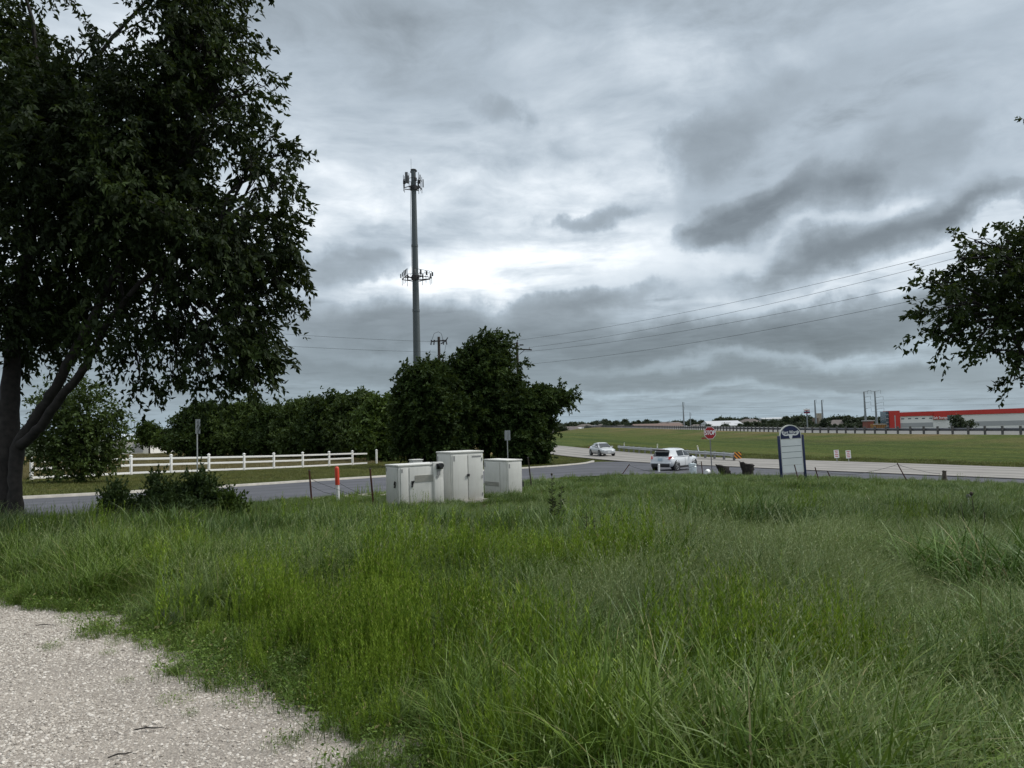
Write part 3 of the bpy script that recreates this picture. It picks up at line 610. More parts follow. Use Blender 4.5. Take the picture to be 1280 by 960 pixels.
shrub('dark twiggy shrub with a pointed top just left of the sign post', 198, 18.2, 594, 34, 82)
shrub('tall dark shrub in front of the thin sign post', 248, 18.0, 588, 34, 83)
shrub('low bright green shrub, rightmost of the shrubs by the side road', 284, 18.2, 618, 20, 84, m_leaf_yel)
shrub('low spreading shrub in front of the dark pair of shrubs', 218, 17.2, 622, 44, 85)
# ================================================================== built things
m_white = mat('white_vinyl', (.78, .78, .76), .45, noise=(1.2, .06))
m_galv = mat('galvanised_steel', (.42, .43, .43), .45, .6, noise=(3, .2))
m_galvd = mat('weathered_steel', (.20, .20, .205), .6, .4, noise=(3, .25))
m_rust = mat('rusty_steel', (.10, .038, .025), .85, .2, noise=(12, .4))
m_wood = mat('old_wood', (.085, .068, .055), .9, noise=(5, .35), bump=(18, .5))
m_creo = mat('dark_pole_wood', (.045, .036, .03), .9, noise=(4, .3))
m_black = mat('black_plastic', (.015, .015, .016), .5)
m_wire = mat('dark_wire', (.03, .03, .032), .6, .4)

# --- white rail fence ------------------------------------------------
A_, Bp = np.array([-27.6, 57.6]), np.array([-14.25, 81.25])
def on_fence(px):
    k = (px-640)/FPX; dx, dy = Bp-A_     # A+(dx,dy)t with x = k*y
    t = (k*A_[1]-A_[0])/(dx-k*dy); return A_+(Bp-A_)*t
fp = [np.array([-29.9, 49.0]), np.array([-28.6, 53.2])]+[on_fence(px) for px in (163, 213, 260, 304, 341, 377, 410, 439, 469)]
fen = thing('rail_fence', 'long white three-rail vinyl fence between the side road verge and the dry pasture', 'fence', (fp[0][0], fp[0][1], G(*fp[0])))
fo = Vector(fen.location); tops = []
for i, p in enumerate(fp):
    z = G(*p); q = MB(); ang = math.atan2(*(fp[min(i+1, 10)]-fp[max(i-1, 0)])[::-1])
    q.box((0, 0, .66), (.15, .15, 1.45), bev=.008); q.prism([(-.1, -.1), (.1, -.1), (.1, .1), (-.1, .1)], 1.385, 1.42, 'z')
    q.add([(-.09, -.09, 1.42), (.09, -.09, 1.42), (.09, .09, 1.42), (-.09, .09, 1.42), (0, 0, 1.5)], [(0, 1, 4), (1, 2, 4), (2, 3, 4), (3, 0, 4)])
    o = q.build('post', m_white, fen, AUTO); o.location = Vector((p[0], p[1], z))-fo; o.rotation_euler.z = ang
for i in range(len(fp)-1):
    a, b = fp[i], fp[i+1]; n_ = (b-a)/np.linalg.norm(b-a)
    for h in ((1.17, .72, .16) if i < 9 else (1.12, .16)):
        if i == 9: b2 = a+(b-a)*.62
        else: b2 = b
        P0 = Vector((a[0]+n_[0]*.07, a[1]+n_[1]*.07, G(*a)+h)); P1 = Vector((b2[0]-n_[0]*.07, b2[1]-n_[1]*.07, G(*b)+h))
        L = (P1-P0).length; q = MB(); q.box((L/2, 0, 0), (L, .045, .15), bev=.006)
        o = q.build('rail', m_white, fen, AUTO); o.location = P0-fo
        dv = P1-P0; o.rotation_euler = (0, -math.atan2(dv.z, math.hypot(dv.x, dv.y)), math.atan2(dv.y, dv.x))

# --- road signs seen from behind --------------------------------------
def sign_back(label, px, d, top, w, h, yaw, group):
    b = onray(px, d); H = at(px, top, d).z-b.z
    t = thing('road_sign', label, 'road sign', b, yaw, group)
    q = MB(); q.box((0, 0, H/2-.15), (.06, .03, H+.2)); q.box((0, .02, H/2-.15), (.02, .03, H+.2)); q.build('post', m_galv, t)
    pts = []
    for sx, sy in ((1, 1), (-1, 1), (-1, -1), (1, -1)):
        for k in range(5):
            a = math.atan2(sy, sx)-R_(45)+R_(90)*k/4
            pts.append((sx*(w/2-.04)+.04*math.cos(a), sy*(h/2-.04)+.04*math.sin(a)))
    q = MB(); q.prism([(x, z+H-h/2) for x, z in pts], .036, .041, 'y'); q.build('sign_plate', mat('aluminium_plate', (.33, .345, .36), .5, .5, noise=(6, .1)), t)
    for s in (-1, 1): q = MB(); q.ball((0, -.022, H-h/2+s*h*.3), .018, 6, 4); q.build('bolt', m_galvd, t)
    return t
sign_back('grey back of a tall thin road sign before the white fence, above the dark shrubs', 245.5, 39, 524, .46, .72, R_(-40), 'road signs seen from behind')
sign_back('grey back of a short road sign under the dark trees right of the cabinets', 632.5, 62, 538, .5, .78, R_(-28), 'road signs seen from behind')

# --- utility cabinets -------------------------------------------------
m_cab, N, B = newmat('beige_cabinet_paint')
tc = N.n('ShaderNodeTexCoord'); st1 = N.noise(N.vm('MULTIPLY', tc.outputs['Object'], (14, 14, .9)), 1.0, 5, .65); st2 = N.noise(tc.outputs['Object'], 2.2, 6, .65)
sp = N.n('ShaderNodeSeparateXYZ'); N.put(sp.inputs[0], tc.outputs['Object'])
mud = N.m('MULTIPLY', N.mr(sp.outputs[2], .45, .05), N.mr(st2, .35, .7))
cc_ = N.mix(N.m('MULTIPLY', N.mr(st1, .52, .78), .45), (.59, .585, .55), (.42, .40, .35)); cc_ = N.mix(N.m('MULTIPLY', mud, .6), cc_, (.25, .215, .16))
N.put(B.inputs['Base Color'], N.vm('SCALE', cc_, sc=N.mr(st2, .3, .7, .93, 1.06))); B.inputs['Roughness'].default_value = .5
m_cabd = mat('cabinet_vent', (.40, .39, .35), .6, noise=(8, .1)); m_seam = mat('seam_gap', (.10, .098, .09), .8)
m_cablid = mat('cabinet_lid', (.64, .63, .59), .45, noise=(1, .05)); m_sticker = mat('warning_sticker', (.25, .25, .25), .6)
def louver(w, h, n=8):
    q = MB()
    for i in range(n): q.box((0, -.006, -h/2+(i+.5)*h/n), (w, .012, h/n*.62), (R_(25), 0, 0))
    return q
YAW = R_(-36)
def cab_base(name, label, px, d, top, wf, dp, over=.02):
    """origin at the near corner; front (doors) along +x, side along +y after the turn"""
    b = onray(px, d); H = at(px, top, d).z-b.z
    t = thing(name, label, 'utility cabinet', b, R_(45)+YAW*.25, 'beige utility cabinets in the grass')
    q = MB(); q.box((wf/2, dp/2, H/2-.02), (wf, dp, H-.04), bev=.012); q.build('body', m_cab, t, AUTO)
    q = MB(); q.box((wf/2, dp/2, H-.012), (wf+over*2, dp+over*2, .05), bev=.012); q.build('lid', m_cablid, t, AUTO)
    q = MB(); q.box((wf/2, dp/2, -.06), (wf+.2, dp+.2, .22)); q.build('concrete_pad', m_kerb, t)
    return t, H
def door(t, x0, x1, z0, z1, y=-.012, side=False, nm='door', th=.024):
    """a door leaf proud of the front (or of the left side)"""
    q = MB(); q.box(((x0+x1)/2, 0, (z0+z1)/2), (x1-x0, th, z1-z0), bev=.008); o = q.build(nm, m_cab, t, AUTO)
    if side: o.rotation_euler.z = R_(-90); o.location = (y, 0, 0)
    else: o.location = (0, y, 0)
    return o
def handle(o, x, z):
    q = MB(); q.box((x, -.022, z), (.05, .02, .15)); q.box((x+.02, -.045, z+.03), (.03, .03, .11), (0, R_(25), 0)); q.ball((x-.01, -.03, z-.075), .03, 8, 5); return q.build('handle', m_black, o)
def sticker(o, x, z, w=.06, h=.12):
    q = MB(); q.box((x, -.0135, z), (w, .004, h)); return q.build('sticker', m_sticker, o)
def hinges(o, x, z0, z1):
    for z in (z0, (z0+z1)/2, z1): q = MB(); q.cyl((x, -.018, z-.05), (x, -.018, z+.05), .012, n=8); q.build('hinge', m_sticker, o)
# low cabinet at the left
t, H = cab_base('utility_cabinet', 'low beige cabinet at the left of the row, black latches on both faces', 496, 22.3, 582, 1.42, .78)
o = door(t, .06, .30, .10, H-.08); sticker(o, .10, H-.16, .05, .1)
o = door(t, .34, 1.18, .10, H-.08); handle(o, .42, H*.55)
hinges(o, 1.16, .2, H-.2); q = louver(.62, .2); v = q.build('vent', m_cabd, o); v.location = (.82, -.014, H*.66)
door(t, 1.22, 1.40, .10, H-.08)
o = door(t, -.72, -.06, .10, H-.08, side=True); handle(o, -.16, H*.55); sticker(o, -.68, H-.14, .05, .1)
b = onray(539.5, 22.9); H2 = at(540, 578, 22.9).z-b.z
t = thing('meter_pedestal', 'narrow beige pedestal with a black electric meter between the low and the tall cabinet', 'meter pedestal', b, R_(36))
q = MB(); q.box((.17, .1, H2/2), (.34, .2, H2), bev=.01); q.build('body', m_cab, t, AUTO)
q = MB(); q.box((.2, -.02, H2-.12), (.2, .06, .16), bev=.01); q.disc((.2, -.09, H2-.1), .075, (0, 1, 0), .12, 16); q.build('meter', m_black, t, AUTO)
q = MB(); q.box((.17, -.012, H2-.3), (.1, .02, .14)); q.box((.13, -.02, H2-.42), (.06, .03, .05)); q.build('breaker_box', m_sticker, t)
q = MB(); q.box((.17, -.006, H2*.35), (.28, .012, H2*.55), bev=.004); q.build('cover', m_cab, t, AUTO)
b = onray(518, 24.6); z0 = at(518, 581, 24.6).z-b.z
t = thing('vent_box', 'small pale box on a post rising just behind the low cabinet', 'vent box', b, R_(30))
q = MB(); q.box((0, 0, z0/2), (.1, .1, z0)); q.build('post', m_galv, t)
q = MB(); q.box((0, 0, z0+.06), (.34, .26, .17), bev=.015); q.box((0, 0, z0+.155), (.38, .3, .03), bev=.008); q.build('hood', m_cablid, t, AUTO)
# tall cabinet
t, H = cab_base('utility_cabinet', 'tall beige double door cabinet standing in the middle of the row', 562, 24.0, 565.5, 1.16, .86)
o = door(t, .04, .565, .06, H-.1); sticker(o, .09, H-.2, .05, .16)
q = MB(); q.box((.575, -.04, H*.53), (.09, .03, .08), bev=.008); q.build('latch', m_black, o)
o = door(t, .595, 1.12, .06, H-.1); hinges(o, 1.10, .2, H-.25); q = MB(); q.box((.9, -.0135, H-.16), (.34, .004, .05)); q.build('sticker', m_sticker, o)
o = door(t, -.82, -.04, .06, H-.1, side=True); sticker(o, -.76, H-.22, .05, .18)
# right cabinet
t, H = cab_base('utility_cabinet', 'beige cabinet at the right end of the row with a low grey vent panel', 631, 26.4, 575.5, .62, 1.36)
o = door(t, .04, .58, .06, H-.08); sticker(o, .09, H-.2, .05, .14)
o = door(t, -.36, -.03, .06, H-.08, side=True)
o = door(t, -1.33, -.40, .06, H-.08, side=True); sticker(o, -1.27, H-.18, .06, .16)
v = louver(.86, .15, 6).build('vent', m_cabd, o); v.location = (-.88, -.014, .42)
q = MB(); q.box((.02, .05, .3), (.12, .05, .18)); q.build('lock_box', m_black, t).location = (.63, 0, .1)

# --- orange-capped marker and rusty T-posts ----------------------------
b = onray(420.5, 24.5)
t = thing('marker_post', 'white utility marker post with a bright orange dome cap before the side road', 'marker post', b, rot=(0, R_(-1.5), 0))
top = at(420, 583, 24.5).z-b.z; s = top*.5
q = MB(); q.cyl((0, 0, -.2), (0, 0, s+.02), .056, n=16); q.build('white_tube', mat('white_tube', (.72, .72, .70), .5, noise=(4, .15)), t, AUTO)
q = MB(); q.tube([(0, 0, s), (0, 0, top-.07), (0, 0, top-.03), (0, 0, top-.005), (0, 0, top)], [.068, .068, .058, .03, .004], 16); q.build('orange_cap', mat('orange_plastic', (.55, .045, .014), .5), t, AUTO)
def tpost(label, p0, p1, mat_=m_rust, group='rusty steel posts of the old wire fence', nm='steel_post'):
    p0 = Vector(p0); p1 = Vector(p1); t = thing(nm, label, 'fence post', p0, group=group); v = p1-p0
    L = v.length; q = MB(); q.box((0, 0, L/2-.12), (.012, .05, L+.24)); q.box((.014, 0, L/2-.12), (.03, .012, L+.24))
    for k in range(int(L/.12)): q.box((-.009, 0, .1+k*.12), (.012, .03, .025))
    o = q.build('shaft', mat_, t); o.rotation_euler = v.to_track_quat('Z', 'Y').to_euler()
    q = MB(); q.box((0, 0, L-.02), (.02, .056, .03)); e = q.build('tip', m_galvd, t); e.rotation_euler = o.rotation_euler; return t
def tp_px(label, bx, tx, ty, d, **k):
    b = onray(bx, d); e = at(tx, ty, d); return tpost(label, b, e, **k)
tp_px('thin dark rusty T-post left of the orange marker', 388, 386.5, 587, 23.5)
tp_px('reddish rusty T-post close to the left cabinet', 464.5, 462.5, 585, 22.8)
tp_px('dark T-post leaning steeply to the right in front of the asphalt', 774, 787, 580, 47)
tp_px('slightly leaning T-post in front of the bumper of the white crossover', 874.5, 876.5, 576.5, 46)
tp_px('short rusty T-post standing before the white sign panel', 993.6, 993, 581, 38.5)
tp_px('small rusty stake right of the white sign panel', 1019, 1018.7, 584, 39)
tp_px('dark T-post leaning to the left before the concrete road, right of the panel sign', 1129, 1121.5, 579, 39)
tp_px('short thin stake near the two small red signs', 1035, 1034, 588.5, 40.5)
tp_px('weathered T-post with a white tie beside the right cabinet', 661.5, 660, 571, 30, mat_=m_wood)
def wire(label, pts, r, nm='fence_wire', cat='wire', group=None, m=m_wire, n=12, sag=0):
    pts = [Vector(p) for p in pts]; Q = []
    for i in range(len(pts)-1):
        for k in range(n):
            t = k/n; p = pts[i].lerp(pts[i+1], t); p.z -= sag*4*t*(1-t); Q.append(p)
    Q.append(pts[-1]); o0 = Q[0].copy(); q = MB(); q.tube([p-o0 for p in Q], r, 5); o = q.build(nm, m); o.location = o0; return tag(o, label, cat, group)
wire('slack fence wire drooping from the left T-post to the ground behind the orange marker', [at(387, 598, 23.5), at(400, 604, 23.8), at(440, 618.5, 24.5)], .006)
wire('lower slack wire trailing from the left T-post into the grass', [at(387.5, 607, 23.5), at(404, 615, 23.8), at(423, 619.5, 24.2)], .006)
wire('slack wire falling from the orange marker post to the gravel shoulder', [at(424, 604, 24.5), at(437, 611, 24.6), at(452, 618, 24.9)], .006)
wire('long slack barbed wire strung low between the leaning posts before the concrete road', [at(1019, 589, 39), at(1060, 593, 40), at(1085, 590, 40), at(1122, 580.5, 39), at(1150, 588, 39.5), at(1175, 592, 40)], .008, sag=.03)
wire('slack wire sagging from the leaning asphalt-side post towards the crossover', [at(786, 581.5, 47), at(830, 591, 47), at(876, 579, 46)], .008, sag=.1)

# --- stumps, rocks and small things at the field's edge -----------------
def lump(name, label, cat, px, d, top, w, seed, m, group=None, dp=.35, flare=.25, ang=0, n=13, rows=8, splay=0):
    rng = np.random.default_rng(seed); b = onray(px, d); H = at(px, top, d).z-b.z; V = []
    for j in range(rows):
        f = j/(rows-1)
        for k in range(n):
            a = 2*math.pi*k/n; r = 1+.14*math.sin(3*a+seed)+rng.normal()*.09; wx = w/2*(1-flare/2+flare*f)*r; wy = dp/2*r
            V.append((math.cos(a)*wx+ang*f*H, math.sin(a)*wy, f*H*(1+splay*math.cos(a))+rng.normal()*.03-.1*(1-f)))
    F = grid_faces(rows, n).tolist(); F += [[j*n+n-1, (j+1)*n+n-1, (j+1)*n, j*n] for j in range(rows-1)]
    V.append((ang*H, 0, H*.97)); c = len(V)-1; F += [[(rows-1)*n+k, (rows-1)*n+(k+1) % n, c] for k in range(n)]
    q = MB(); q.add(V, F); o = q.build(name, m, None, R_(50)); o.location = b; return tag(o, label, cat, group)
m_stump = mat('charred_stump', (.030, .025, .022), .95, noise=(7, .6), bump=(12, .9))
lump('tree_stump', 'dark leaning broken stump half sunk in weeds, right of the stop sign post', 'stump', 905, 46, 582, .62, 3, m_stump, 'dark stumps in the weeds', .35, .3, -.5, splay=-.12)
lump('tree_stump', 'blocky dark stump wider at the top, farther right from the stop sign', 'stump', 932.5, 45, 579.5, .66, 5, m_stump, 'dark stumps in the weeds', .4, .5, -.15, splay=-.14)
lump('wooden_post', 'short thick grey wooden post stub before the concrete road at the right', 'wooden post', 1175, 40, 589, .2, 7, m_wood, None, .2, -.1, 0)
lump('white_bin', 'pale translucent plastic tub standing in the weeds at the front wheel of the crossover', 'tub', 863, 49, 579.5, .42, 9, mat('milky_plastic', (.62, .68, .70), .35), None, .4, .15, -.1)
b = onray(820, 52.5); t = thing('marker_stub', 'short white tube post standing before the rear wheel of the crossover', 'marker post', b)
H = at(820, 580.5, 52.5).z-b.z; q = MB(); q.cyl((0, 0, -.1), (.02, 0, H), .07, n=12); q.ball((.02, 0, H), .07, 10, 6, (1, 1, .5)); q.build('tube', m_white, t, AUTO)
b = onray(880, 48.5); t = thing('litter_bucket', 'small white bucket lying on its side by the stop sign post', 'bucket', b, R_(60))
q = MB(); q.tube([(-.2, 0, .16), (.2, 0, .18)], [.13, .16], 14); q.build('shell', m_white, t, AUTO); q = MB(); q.disc((.203, 0, .18), .13, (1, 0, .03), .012, 14); q.build('mouth', m_black, t)
b = onray(1203, 17.5); t = thing('cleanout_pipe', 'thin white pipe with a dark cap standing in the grass at the right', 'pipe', b)
H = at(1203, 618, 17.5).z-b.z; q = MB(); q.cyl((0, 0, -.1), (0, 0, H-.05), .014, n=10); q.build('pipe', m_cablid, t, AUTO); q = MB(); q.tube([(0, 0, H-.07), (0, 0, H-.03), (0, 0, H)], [.055, .05, .02], 12); q.build('cap', m_black, t, AUTO)

# --- stop sign ---------------------------------------------------------
def text_mesh(body, size, extrude=.0, align='CENTER', spacing=1, shear=0):
    cu = bpy.data.curves.new('t', 'FONT'); cu.body = body; cu.size = size; cu.align_x = align; cu.align_y = 'CENTER'; cu.extrude = extrude; cu.space_character = spacing; cu.shear = shear
    o = bpy.data.objects.new('t', cu); COL.objects.link(o); bpy.context.view_layer.update()
    me = bpy.data.meshes.new_from_object(o.evaluated_get(bpy.context.evaluated_depsgraph_get())); bpy.data.objects.remove(o); bpy.data.curves.remove(cu); return me
def put_text(name, body, size, m, parent, loc, rot=(R_(90), 0, 0), sx=1., bold=0, shear=0):
    me = text_mesh(body, size, .002, shear=shear); me.materials.clear(); me.materials.append(m)
    if bold:
        bm = bmesh.new(); bm.from_mesh(me)
        src = [v.co.copy() for v in bm.verts]; fs = [[v.index for v in f.verts] for f in bm.faces]
        for dx in (-bold, bold):
            vs = [bm.verts.new(c+Vector((dx, 0, .0006*(1 if dx > 0 else 2)))) for c in src]
            for f in fs:
                try: bm.faces.new([vs[i] for i in f])
                except ValueError: pass
        bm.to_mesh(me); bm.free()
    o = link(name, me, parent); o.location = loc; o.rotation_euler = rot; o.scale = (sx, 1, 1); return o
m_red = mat('sign_red', (.36, .018, .022), .45); m_wht = mat('sign_white', (.80, .80, .80), .45)
Ds = 52.0; b = onray(886.3, Ds); c = at(883.8, 541.2, Ds); Hs = c.z-b.z; Rs = 8.3/FPX*Ds
t = thing('stop_sign', 'red octagonal STOP sign on a thin steel post at the intersection', 'stop sign', b, R_(8), rot=(0, R_(-1.2), R_(8)))
oc = lambda r: [(r*math.cos(R_(22.5+45*k)), r*math.sin(R_(22.5+45*k))+Hs) for k in range(8)]
q = MB(); q.box((0, .03, Hs/2), (.06, .035, Hs+.5)); q.build('post', m_galvd, t)
q = MB(); q.prism(oc(Rs*1.0), 0, .005, 'y'); p = q.build('sign_plate', m_wht, t)
q = MB(); q.prism(oc(Rs*.93), -.004, -.001, 'y'); q.build('red_face', m_red, p)
put_text('lettering', 'STOP', Rs*.95, m_wht, p, (0, -.008, Hs), sx=.72, bold=.022)
q = MB(); q.box((-.42, .02, Hs-.33), (.34, .004, .1)); q.build('side_plate', mat('street_plate', (.30, .06, .04), .5), t)

# --- monument sign with the navy arch ----------------------------------
Dm = 40.0; b = onray(987.5, Dm); k = Dm/FPX
t = thing('panel_sign', 'tall white panel sign with a navy arched header and longhorn emblem by the road', 'sign', b, rot=(0, R_(-2.0), R_(6)))
Ht = at(985.5, 531.5, Dm).z-b.z; W = 31.0*k; w2 = W/2-.09
m_navy = mat('navy_paint', (.012, .02, .075), .4); m_panel = mat('aged_white_panel', (.78, .80, .80), .45, noise=(1.5, .06))
m_cream = mat('cream_trim', (.66, .66, .60), .5)
for s in (-1, 1):
    q = MB(); q.box((s*(W/2), .02, (Ht-w2*.95)/2-.1), (.10, .12, Ht-w2*.95+.2), bev=.008); q.build('post', m_navy, t, AUTO)
zb = .42; zs = Ht-w2*1.02
def arch(r, z): return [(-r, z)]+[(-r*math.cos(math.pi*i/20), zs+r*math.sin(math.pi*i/20)) for i in range(21)]+[(r, z)]
q = MB(); q.prism(arch(w2+.035, zb), -.0, .09, 'y'); p = q.build('panel', m_cream, t)
q = MB(); q.box((0, -.004, (zb+zs)/2-.08), (2*w2, .006, zs-zb-.18)); q.build('white_board', m_panel, p)
q = MB(); q.prism(arch(w2-.015, zs-.12), -.012, -.001, 'y'); hd = q.build('navy_header', m_navy, p)
for i in range(3):
    q = MB(); q.box((0, -.010, zs-.20-(i+1)*.30), (2*w2-.04, .006, .022)); q.build('divider', mat('divider_line', (.22, .25, .26), .6), p)
q = MB(); q.box((0, -.0095, zs-.20-1.25), (2*w2-.1, .004, .012)); q.build('panel_seam', m_cabd, p)
put_text('lettering', 'Fort Worth', .225, m_wht, hd, (0, -.018, zs+w2*.36), sx=.80, bold=.008, shear=.12)
q = MB()   # longhorn: drooping horns, narrow face
hz = zs+w2*.10
hn = [(.0, hz+.05), (.12, hz+.055), (.26, hz+.03), (.36, hz+.075), (.42, hz+.17), (.46, hz+.19), (.43, hz+.06), (.34, hz-.02), (.22, hz-.035), (.10, hz-.02), (.085, hz-.09), (.045, hz-.20), (.0, hz-.22)]
q.prism(hn+[(-x, z) for x, z in hn[-2:0:-1]], -.018, -.014, 'y'); q.build('longhorn_emblem', m_wht, hd)

# --- two small red and white signs on the slope -------------------------
def small_sign(label, px, d, y0, y1):
    b = onray(px, d); e = np.array([b.x, b.y]); zc = at(px, (y0+y1)/2, d).z; h = (y1-y0)/FPX*d; w = h*.62
    zg = zc-h*.5-.45; t = thing('notice_sign', label, 'sign', (b.x, b.y, zg), rot=(0, R_(-3), 0), group='small red and white notices on the slope')
    q = MB(); q.box((0, .03, .4), (.05, .03, 1.2)); q.build('post', m_galv, t)
    zc = .45+h/2; q = MB(); q.box((0, 0, zc), (w, .008, h), bev=.003); p = q.build('sign_plate', m_wht, t)
    mr_ = mat('faded_red_print', (.55, .12, .12), .6)
    for i, f in enumerate((.36, .14, -.08, -.3)):
        q = MB(); ww = w*(.66, .5, .72, .6)[i]; q.box((0, -.006, zc+f*h), (ww, .003, h*.10)); q.build('red_print', mr_, p)
small_sign('small white notice with red print on the slope, left of the pair', 1042.5, 65, 562.5, 572.5)
small_sign('small white notice with red print on the slope, right of the pair', 1057.2, 64.5, 563, 573)

# --- guardrails ----------------------------------------------------------
WB = [(.0, -.155), (.03, -.13), (.08, -.10), (.08, -.06), (.02, -.02), (.02, .02), (.08, .06), (.08, .10), (.03, .13), (.0, .155)]
def rail_mesh(P, T):
    """W-beam swept along a polyline; the hollow faces away from the viewer's side"""
    V = []
    for p, t in zip(P, T):
        nrm = np.array([-t[1], t[0]]);
        for a, h in WB: V.append((p[0]+nrm[0]*a, p[1]+nrm[1]*a, p[2]+h))
    V = np.array(V); n = len(P); V2 = V.copy(); 
    for i in range(n):
        nrm = np.array([-T[i][1], T[i][0]]); V2[i*10:(i+1)*10, :2] -= nrm*.012
    F = grid_faces(n, 10); return np.concatenate([V, V2]), np.concatenate([F, F[:, ::-1]+len(V)])
def guardrail(label, P3, hgt, spacing, mp, mr_, maxposts=98, blockw=.2, back=1, drop=.155):
    d = np.concatenate([[0], np.cumsum(np.linalg.norm(np.diff(P3[:, :2], axis=0), axis=1))])
    n = int(d[-1]/spacing); s = np.arange(n+1)*spacing; Q = np.stack([np.interp(s, d, P3[:, k]) for k in range(3)], 1)
    T = np.gradient(Q[:, :2], axis=0); T /= np.linalg.norm(T, axis=1)[:, None]
    root = thing('guardrail', label, 'guardrail', Q[0]); o0 = Q[0]
    P = Q-o0; P[:, 2] += hgt-drop
    V, F = rail_mesh(P, T); link('rail', npmesh('rail', V, [F], [mr_]), root)
    q = MB(); q.box((0, 0, hgt/2-.15), (.16, .18, hgt+.42), bev=.01); me = q.mesh('post', mp); q = MB(); q.box((0, 0, hgt-.155), (.15, .16, .34)); mb2 = q.mesh('block', mp)
    rest = MB()
    for i in range(len(Q)):
        nx, ny = T[i][1]*.17*back, -T[i][0]*.17*back; L = Vector(P[i])-Vector((0, 0, hgt-drop)); a = math.atan2(T[i][1], T[i][0])
        if i < maxposts:
            o = link('post', me, root); o.location = L+Vector((nx, ny, 0)); o.rotation_euler.z = a
            o = link('block', mb2, root) if False else None
        else: rest.box(tuple(L+Vector((nx, ny, hgt/2-.15))), (.16, .18, hgt+.42), (0, 0, a))
    if rest.v: o = rest.build('far_posts', mp, root); o['kind'] = 'stuff'
    return root
# the freeway rail shows its posts to us: they stand on the near side of the beam
seg = TOP3[(TOP3[:, 1] > 50)][:]; seg = seg[:int(np.argmax(seg[:, 1]))+1]; seg[:, :2] = offset(seg[:, :2], -.45)
m_railfw = mat('dark_steel_beam', (.11, .115, .13), .6, .3, noise=(2, .15))
guardrail('long freeway guardrail on stout grey posts along the top of the grass embankment', seg, .80, 1.95, mat('grey_post_wood', (.10, .098, .095), .9, noise=(4, .25)), m_railfw, 96, back=-1, drop=.30)
rp = [onray(px, d) for px, d in ((912, 71.5), (880, 76.5), (850, 81.5), (820, 87.5), (790, 95), (765, 103))]
P3 = np.array([tuple(p) for p in rp]); P3 = poly_resample(P3, 60)
gr = guardrail('short steel guardrail beside the frontage road with a striped end plate', P3, .74, 1.9, m_galvd, m_galv, back=1)
e = P3[0]-P3[0]; T0 = (P3[1]-P3[0])[:2]; T0 /= np.linalg.norm(T0)
q = MB(); q.box((0, 0, .56), (.5, .5, .34), (0, 0, math.atan2(T0[1], T0[0])), bev=.02); o = q.build('end_terminal', m_galv, gr, AUTO); o.location = (-T0[0]*.35, -T0[1]*.35, 0)
m_str, N, B = newmat('striped_plate'); tc = N.n('ShaderNodeTexCoord'); sp = N.n('ShaderNodeSeparateXYZ'); N.put(sp.inputs[0], tc.outputs['Object'])
f = N.m('GREATER_THAN', N.m('FRACT', N.m('MULTIPLY', N.m('ADD', sp.outputs[0], sp.outputs[2]), 3.0)), .5)
N.put(B.inputs['Base Color'], N.mix(f, (.75, .28, .03), (.02, .02, .02)))
q = MB(); q.box((.18, -.30, .56), (.62, .02, .6)); o = q.build('striped_plate', m_str, gr); o.location = (-T0[0]*.5, -T0[1]*.5, 0)
for i, (px, d, top, lean, lab) in enumerate(((779, 101, 553.5, -.02, 'slim white delineator post behind the guardrail, nearest the sedan'), (820.5, 91, 555, -.04, 'slim white delineator post behind the guardrail, above the crossover'), (874.5, 80, 556.5, .22, 'slim white delineator post leaning to the left behind the guardrail'))):
    b = onray(px, d); b.y += .8; H = at(px, top, d+.8).z-b.z
    t = thing('delineator_post', lab, 'delineator', b, group='white delineators behind the short guardrail', rot=(0, -lean, 0))
    q = MB(); q.box((0, 0, H/2), (.12, .04, H), bev=.01); q.build('blade', m_white, t, AUTO); q = MB(); q.box((0, -.023, H-.12), (.08, .006, .12)); q.build('reflector', mat('yellow_reflector', (.7, .6, .25), .4), t)
# ================================================================== tower, poles, wires
m_pole = mat('grey_monopole', (.070, .086, .092), .7, 0, noise=(.6, .12))
m_ant = mat('antenna_radome', (.085, .09, .094), .7); m_antd = mat('dark_bracket', (.03, .03, .033), .6, .3)
DT = 112.0; b = onray(521.8, DT)
tw = thing('cell_tower', 'tall grey monopole cell tower with two rings of antennas above the trees', 'cell tower', b, rot=(0, 0, 0))
zt = at(516.2, 213, DT).z-b.z; xs = (at(516.2, 213, DT)-b).x
zl = at(518, 347, DT).z-b.z; X_ = lambda z: xs*z/zt*.35
q = MB(); q.tube([(X_(z), 0, z) for z in np.linspace(-.3, zt, 9)], list(np.linspace(.62, .34, 9)), 18); q.build('mast', m_pole, tw, AUTO)
for f in (.25, .5, .73): q = MB(); z = zt*f; q.tube([(X_(z), 0, z-.18), (X_(z), 0, z+.18)], [.66-.28*f]*2, 18); q.build('flange', m_pole, tw, AUTO)
q = MB(); q.tube([(X_(zt)-.32, 0, zt-1), (X_(zt)-.32, 0, zt+1.7)], .02, 5); q.build('lightning_rod', m_antd, tw)
q = MB(); q.disc((X_(zt), 0, zt+.05), .42, (0, 0, 1), .14, 14); q.box((X_(zt)+.3, 0, zt-.1), (.4, .3, .2)); q.box((X_(zt)-.28, .1, zt-.2), (.35, .3, .2)); q.build('top_cap', m_antd, tw)
q = MB(); q.tube([(X_(zt-3)-.40, -.25, zt-3), (X_(zt-5)-.5, -.2, zt-5), (X_(zl)-.46, -.3, zl)], .03, 5); q.build('feed_cable', m_antd, tw)
